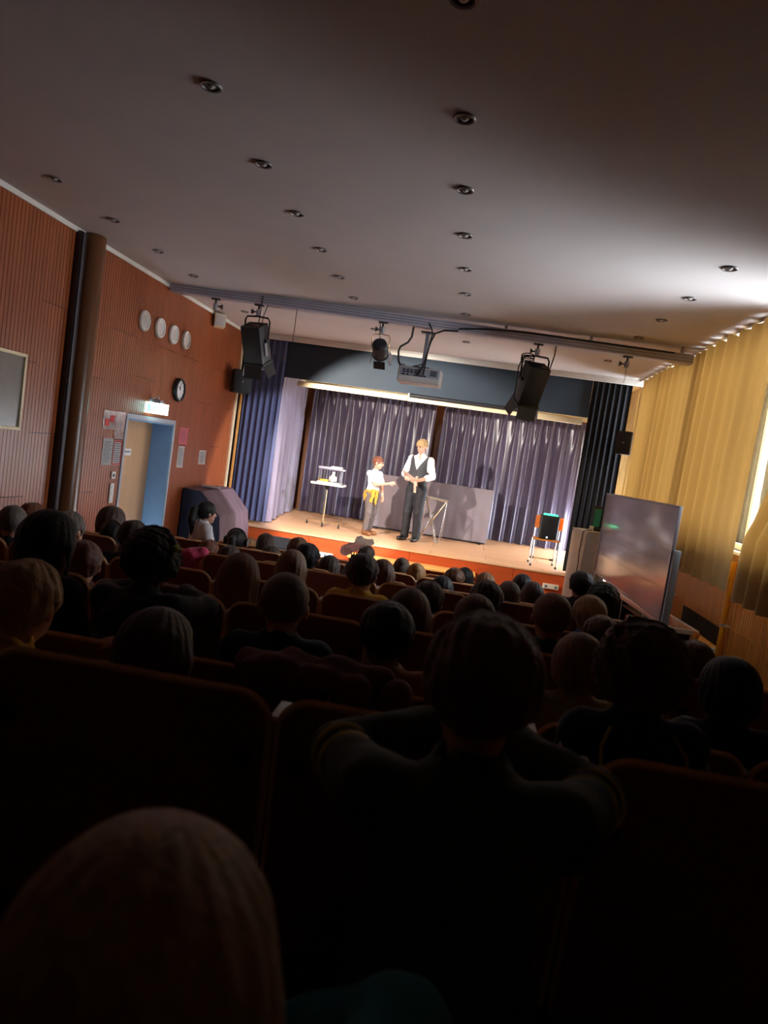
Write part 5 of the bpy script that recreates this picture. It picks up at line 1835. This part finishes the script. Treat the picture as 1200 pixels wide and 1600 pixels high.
link('shirt', F.mesh('shirt', mat('white_shirt', srgb(238, 236, 236), 0.8, var=0.03, bump=0.15, bscale=30)), MG)
F = Field((-0.28, -0.22, 0.90), (0.28, 0.24, 1.56), 0.0065)
m_torso(F, 0.017)
F.disp(lambda x, y, z: 0.0025 * wob(x, y, z, 36, 2.0))
# V neck, arm holes, hem
F.cut(lambda x, y, z: np.where(y > -0.02, (z - 1.255) * 0.55 - np.abs(x) * 1.0 + 0 * y, (z - 1.50) + 0 * x))
F.cut(lambda x, y, z: np.abs(x) - (0.158 + 0.10 * np.maximum(1.30 - z, 0)) + 0 * y)
F.cut(lambda x, y, z: (1.015 - 0.03 * (np.abs(x) < 0.05)) - z + 0 * y)
VEST = mat('dark_grey_vest', srgb(60, 60, 66), 0.7, var=0.06, bump=0.1)
vs = link('vest', F.mesh('vest', VEST), MG)
for z in (1.06, 1.11, 1.16, 1.21):
    MB().sph((0.0, 0.132 + (z - 1.06) * 0.03, z), (0.008, 0.005, 0.008), 10, 6).build('button', BLACKP, vs)
F = Field(lo, hi, 0.0075)
F.ell((0, -0.005, 0.955), (0.172, 0.122, 0.115), 0.03)
m_legs(F, 0.020)
for s, fy in ((1, 0.03), (-1, -0.02)):
    F.cap((s * 0.097, 0.0 + fy, 0.45), (s * 0.10, -0.01 + fy, 0.075), 0.066, 0.068, 0.03)
F.disp(lambda x, y, z: 0.004 * wob(x, y, z, 30, 1.4) + 0.002 * wob(x, y, z, 70, 2.0))
F.cut(lambda x, y, z: 0.045 - z + 0 * x + 0 * y)
F.cut(lambda x, y, z: z - 1.045 + 0 * x + 0 * y)
link('trousers', F.mesh('trousers', mat('black_trousers', srgb(32, 31, 38), 0.75, var=0.06)), MG)
F = Field((-0.2, -0.14, -0.004), (0.2, 0.24, 0.14), 0.006)
for s, fy in ((1, 0.03), (-1, -0.02)):
    F.cap((s * 0.10, -0.04 + fy, 0.045), (s * 0.120, 0.165 + fy, 0.033), 0.046, 0.040, 0.01)
    F.cap((s * 0.10, -0.03 + fy, 0.05), (s * 0.10, -0.02 + fy, 0.10), 0.046, 0.044, 0.01)
F.cut(lambda x, y, z: 0.001 - z + 0 * x + 0 * y)
link('shoes', F.mesh('shoes', mat('black_shoe_leather', srgb(24, 22, 24), 0.3)), MG)
F = Field((-0.19, -0.16, 0.98), (0.19, 0.16, 1.04), 0.0075)
F.ell((0, -0.003, 1.0), (0.172, 0.124, 0.14), 0)
F.cut(lambda x, y, z: np.abs(z - 1.010) - 0.018 + 0 * x + 0 * y)
link('belt', F.mesh('belt', BLACKP), MG)
hm = hair_mesh('blond', 0.005)
Em = Matrix(HR.tolist()).to_euler()
hr = link('hair', hm, MG, hc_.tolist(), Em, HM['blond'])
hr.scale = (hsz, hsz, hsz)
for sx in (-1, 1):
    p = hc_ + HR @ (np.array((sx * 0.031, 0.080, 0.010)) * hsz)
    MB().sph(p.tolist(), 0.0105, 12, 8).build('eye', mat('eye_dark', srgb(60, 50, 46), 0.3), MG)
    q = [(hc_ + HR @ (np.array((sx * (0.014 + 0.034 * t), 0.091 - 0.012 * t * t, 0.030 + 0.005 * math.sin(PI * t))) * hsz)).tolist() for t in (0, 0.33, 0.66, 1)]
    MB().tube(q, 0.0032, 6).build('eyebrow', HM['lightbrown'], MG)

# flat tan bag in his hands, with a hanging strap
BG = thing('flat_bag', 'flat tan cloth bag with a hanging strap held in the man\'s hands', 'bag', (-0.93, 12.15, SZ + 1.105), PI - 0.30)
BG.rotation_euler = (math.radians(50), 0, PI - 0.30)
b = MB()
b.grid(lambda u, v: Vector(((u - 0.5) * 0.34, (v - 0.5) * 0.17, 0.010 * math.sin(u * 9) * math.sin(v * 6) + 0.20 * (u - 0.5))), 20, 12)
bmesh.ops.solidify(b.bm, geom=b.bm.faces[:], thickness=0.028)
tan = mat('tan_bag_cloth', srgb(206, 184, 170), 0.8, var=0.10, scale=12, bump=0.3, bscale=25)
b.build('bag_cloth', tan, BG)
b = MB()
b.grid(lambda u, v: Vector((-0.145 + 0.012 * math.sin(v * 4) + (u - 0.5) * 0.045, 0.08 - 0.2 * v, -0.02 - v * 0.20)), 3, 10)
bmesh.ops.solidify(b.bm, geom=b.bm.faces[:], thickness=0.006)
b.build('strap', mat('pale_tan_strap', srgb(206, 176, 154), 0.8), BG)

# --- boy on the stage: 1.40 m
KB = thing('person', 'boy in a white T-shirt with a yellow jacket round his waist, on the stage', 'person', (-1.565, 12.37, SZ), -2.20, 'performers on the stage')
lo, hi = (-0.30, -0.24, -0.01), (0.32, 0.50, 1.46)
kh = np.array((0.0, 0.035, 1.275))
KR = rotz(0.45) @ rotx(-0.05)
ks = 0.97
# +x is his right, towards the audience
k_arms = [((0.135, -0.015, 1.085), (0.125, 0.150, 0.900), (-0.015, 0.325, 0.950)),
          ((-0.135, -0.015, 1.085), (-0.185, 0.03, 0.885), (-0.165, 0.085, 0.715))]


def k_torso(F, e):
    F.ell((0, -0.01, 0.745), (0.118 + e, 0.090 + e, 0.10 + e), 0.03)
    F.ell((0, 0.0, 0.86), (0.106 + e, 0.080 + e, 0.11 + e), 0.05)
    F.ell((0, -0.005, 0.985), (0.120 + e, 0.083 + e, 0.11 + e), 0.05)
    F.cap((-0.115, -0.012, 1.075), (0.115, -0.012, 1.075), 0.044 + e, k=0.05)


def k_legs(F, e):
    for s, fy in ((1, 0.02), (-1, -0.03)):
        kn = (s * 0.080, 0.025 + fy, 0.40)
        F.cap((s * 0.066, -0.005, 0.70), kn, 0.070 + e, 0.052 + e, 0.02)
        F.cap(kn, (s * 0.095, -0.01 + fy * 1.6, 0.09), 0.049 + e, 0.035 + e, 0.02)


F = Field(lo, hi, 0.006)
k_torso(F, -0.008)
F.cap((0, -0.012, 1.08), (0, 0.010, 1.215), 0.042, 0.040, 0.03)
head(F, kh, KR, ks)
for a, b_, c_ in k_arms:
    F.cap(a, b_, 0.037, 0.031, 0.02)
    F.cap(b_, c_, 0.030, 0.023, 0.012)
hand(F, (-0.022, 0.335, 0.953), (-0.60, 0.75, 0.28), (-0.7, -0.5, -0.3), -1, 0.78, 0.45, 0.4)
hand(F, (-0.163, 0.09, 0.705), (0.04, 0.25, -0.95), (1.0, 0.1, 0), -1, 0.78, 0.5, 0.3)
k_legs(F, -0.005)
for s, fy in ((1, 0.032), (-1, -0.048)):
    F.cap((s * 0.095, -0.02 + fy, 0.045), (s * 0.108, 0.10 + fy, 0.032), 0.032, 0.028, 0.02)
link('body', F.mesh('body', SKIN), KB)
F = Field(lo, hi, 0.0065)
k_torso(F, 0.012)
F.cap((0, -0.012, 1.10), (0, -0.006, 1.135), 0.062, 0.054, 0.03)
F.cap((0, -0.012, 1.08), (0, 0.010, 1.215), 0.043, 0.043, 0.004, 'sub')
for a, b_, c_ in k_arms:
    a, b_ = np.array(a), np.array(b_)
    F.cap(a, a + (b_ - a) * 0.66, 0.047, 0.051, 0.02)
    F.cut(lambda x, y, z: np.where(np.abs(x) > 0.145, 0.945 - z, -1.0) + 0 * y)
F.disp(lambda x, y, z: 0.004 * wob(x, y, z, 38, 1.0))
F.cut(lambda x, y, z: 0.775 - z + 0 * x + 0 * y)
link('t_shirt', F.mesh('t_shirt', mat('white_t_shirt', srgb(236, 236, 238), 0.8, var=0.03, bump=0.15)), KB)
F = Field(lo, hi, 0.0065)
F.ell((0, -0.01, 0.735), (0.124, 0.096, 0.095), 0.03)
k_legs(F, 0.014)
F.disp(lambda x, y, z: 0.004 * wob(x, y, z, 40, 1.4))
F.cut(lambda x, y, z: 0.085 - z + 0 * x + 0 * y)
F.cut(lambda x, y, z: z - 0.80 + 0 * x + 0 * y)
link('trousers', F.mesh('trousers', mat('grey_brown_trousers', srgb(92, 80, 76), 0.8, var=0.08, bump=0.15)), KB)
F = Field((-0.2, -0.16, -0.004), (0.2, 0.24, 0.17), 0.006)
for s, fy in ((1, 0.032), (-1, -0.048)):
    F.cap((s * 0.095, -0.03 + fy, 0.042), (s * 0.110, 0.125 + fy, 0.034), 0.042, 0.037, 0.01)
    F.cap((s * 0.095, -0.018 + fy, 0.05), (s * 0.095, -0.014 + fy, 0.135), 0.044, 0.046, 0.01)
F.cut(lambda x, y, z: 0.001 - z + 0 * x + 0 * y)
F.cut(lambda x, y, z: z - 0.145 + 0 * x + 0 * y)
link('boots', F.mesh('boots', mat('brown_boot_leather', srgb(118, 74, 40), 0.6, var=0.1)), KB)
# jacket knotted round the waist
F = Field((-0.22, -0.22, 0.42), (0.24, 0.22, 0.86), 0.006)
F.ell((0, -0.008, 0.780), (0.137, 0.109, 0.045), 0)
F.ell((0, -0.030, 0.690), (0.150, 0.118, 0.150), 0.02)
F.ell((0, 0.16, 0.62), (0.125, 0.14, 0.14), 0.02, 'sub')
F.cut(lambda x, y, z: (0.585 + 0.35 * np.maximum(y + 0.02, 0) - 0.10 * np.abs(x)) - z)
F.cap((0.075, 0.085, 0.785), (0.115, 0.100, 0.60), 0.036, 0.026, 0.015)
F.cap((0.02, 0.105, 0.775), (0.030, 0.128, 0.575), 0.032, 0.024, 0.015)
F.ell((0.05, 0.105, 0.785), (0.040, 0.028, 0.030), 0.015)
F.disp(lambda x, y, z: 0.005 * np.sin(48 * np.arctan2(x, -y) / 2.0 + 8 * z) * (z < 0.76))
F.disp(lambda x, y, z: 0.006 * wob(x, y, z, 40, 0.4) + 0.003 * wob(x, y, z, 90, 1.4))
link('waist_jacket', F.mesh('waist_jacket', mat('yellow_jacket', srgb(186, 138, 44), 0.85, var=0.1, bump=0.2)), KB)
hr = link('hair', hair_mesh('short', 0.005), KB, kh.tolist(), Matrix(KR.tolist()).to_euler(), HM['reddish'])
hr.scale = (ks, ks, ks)
for sx in (-1, 1):
    p = kh + KR @ (np.array((sx * 0.031, 0.080, 0.010)) * ks)
    MB().sph(p.tolist(), 0.010, 12, 8).build('eye', mat('eye_dark', srgb(60, 50, 46), 0.3), KB)

# ------------------------------------------------------------------ small things among the seats
# coat hung over a seat back
F = Field((-0.28, -0.12, -0.32), (0.28, 0.22, 0.12), 0.009)
for x, w in ((-0.13, 0.075), (0.0, 0.07), (0.13, 0.075)):
    F.cap((x - 0.05, 0.02, 0.0), (x + 0.05, 0.03, 0.005), 0.045, k=0.05)
    F.cap((x, -0.03, -0.02), (x * 1.1, -0.05, -0.24), 0.045, 0.050, 0.05)
F.disp(lambda x, y, z: 0.014 * wob(x, y, z, 26, 0.7) + 0.006 * wob(x, y, z, 62, 2.0))
c = thing('coat', 'maroon coat hung over a seat back left of the leaning boy', 'coat', (-0.33, 1.86, 1.515))
link('coat_cloth', F.mesh('coat_cloth', CM['maroon']), c)
F = Field((-0.09, -0.09, -0.3), (0.09, 0.09, 0.08), 0.008)
F.cap((0, 0, 0.0), (0.02, -0.02, -0.22), 0.048, 0.036, 0.0)
F.disp(lambda x, y, z: 0.006 * wob(x, y, z, 40, 0.7))
link('sleeve', F.mesh('sleeve', CM['maroon']), c, (0.235, 0.0, -0.02))
# pink jacket over a seat
F = Field((-0.2, -0.10, -0.2), (0.2, 0.16, 0.12), 0.009)
F.cap((-0.12, 0.01, -0.02), (0.11, 0.02, 0.03), 0.040, 0.046, 0.05)
F.cap((-0.08, -0.02, -0.02), (-0.09, -0.035, -0.12), 0.045, 0.04, 0.05)
F.cap((0.06, -0.02, 0.0), (0.07, -0.035, -0.12), 0.045, 0.04, 0.05)
F.disp(lambda x, y, z: 0.010 * wob(x, y, z, 30, 0.2))
c = thing('pink_jacket', 'bright pink jacket lying over a seat back left of the long-haired girl', 'jacket', (-1.655, 4.22, 1.335))
link('jacket_cloth', F.mesh('jacket_cloth', CM['pink']), c)
# crumpled clear bag in the raised hand
F = Field((-0.20, -0.14, -0.14), (0.22, 0.14, 0.16), 0.007)
F.cap((-0.10, 0, -0.05), (0.10, 0.0, 0.05), 0.050, 0.036, 0.02)
F.cap((0.09, 0, 0.04), (0.15, 0.01, 0.06), 0.028, 0.022, 0.02)
F.ell((0.03, 0, 0.075), (0.03, 0.03, 0.035), 0.02)
F.disp(lambda x, y, z: 0.014 * wob(x, y, z, 48, 0.6) + 0.008 * wob(x, y, z, 105, 1.9))
c = thing('plastic_bag', 'crumpled clear grey plastic bag held up in a raised hand', 'bag', (-0.640, 4.59, 1.515))
link('film', F.mesh('film', CLEARB), c)
c.scale = (0.66, 0.66, 0.66)
# pale wood writing desk before the front row
for x, lab in ((0.12, 'pale wood desk top before the front seats, centre'), (-1.05, 'pale wood desk top before the front seats, left')):
    c = thing('desk', lab, 'desk', (x, 8.35, 0.0), group='front desks')
    MB().box((0, 0, 0.72), (1.05, 0.42, 0.028), bev=0.005).build('desk_top', STEPW, c)
    MB().box((0, 0.17, 0.56), (0.98, 0.02, 0.28), bev=0.003).build('modesty_board', STEPW, c)
    for sx in (-0.5, 0.5):
        MB().box((sx, 0.0, 0.355), (0.03, 0.34, 0.71), bev=0.004).build('side_frame', DARKM, c)
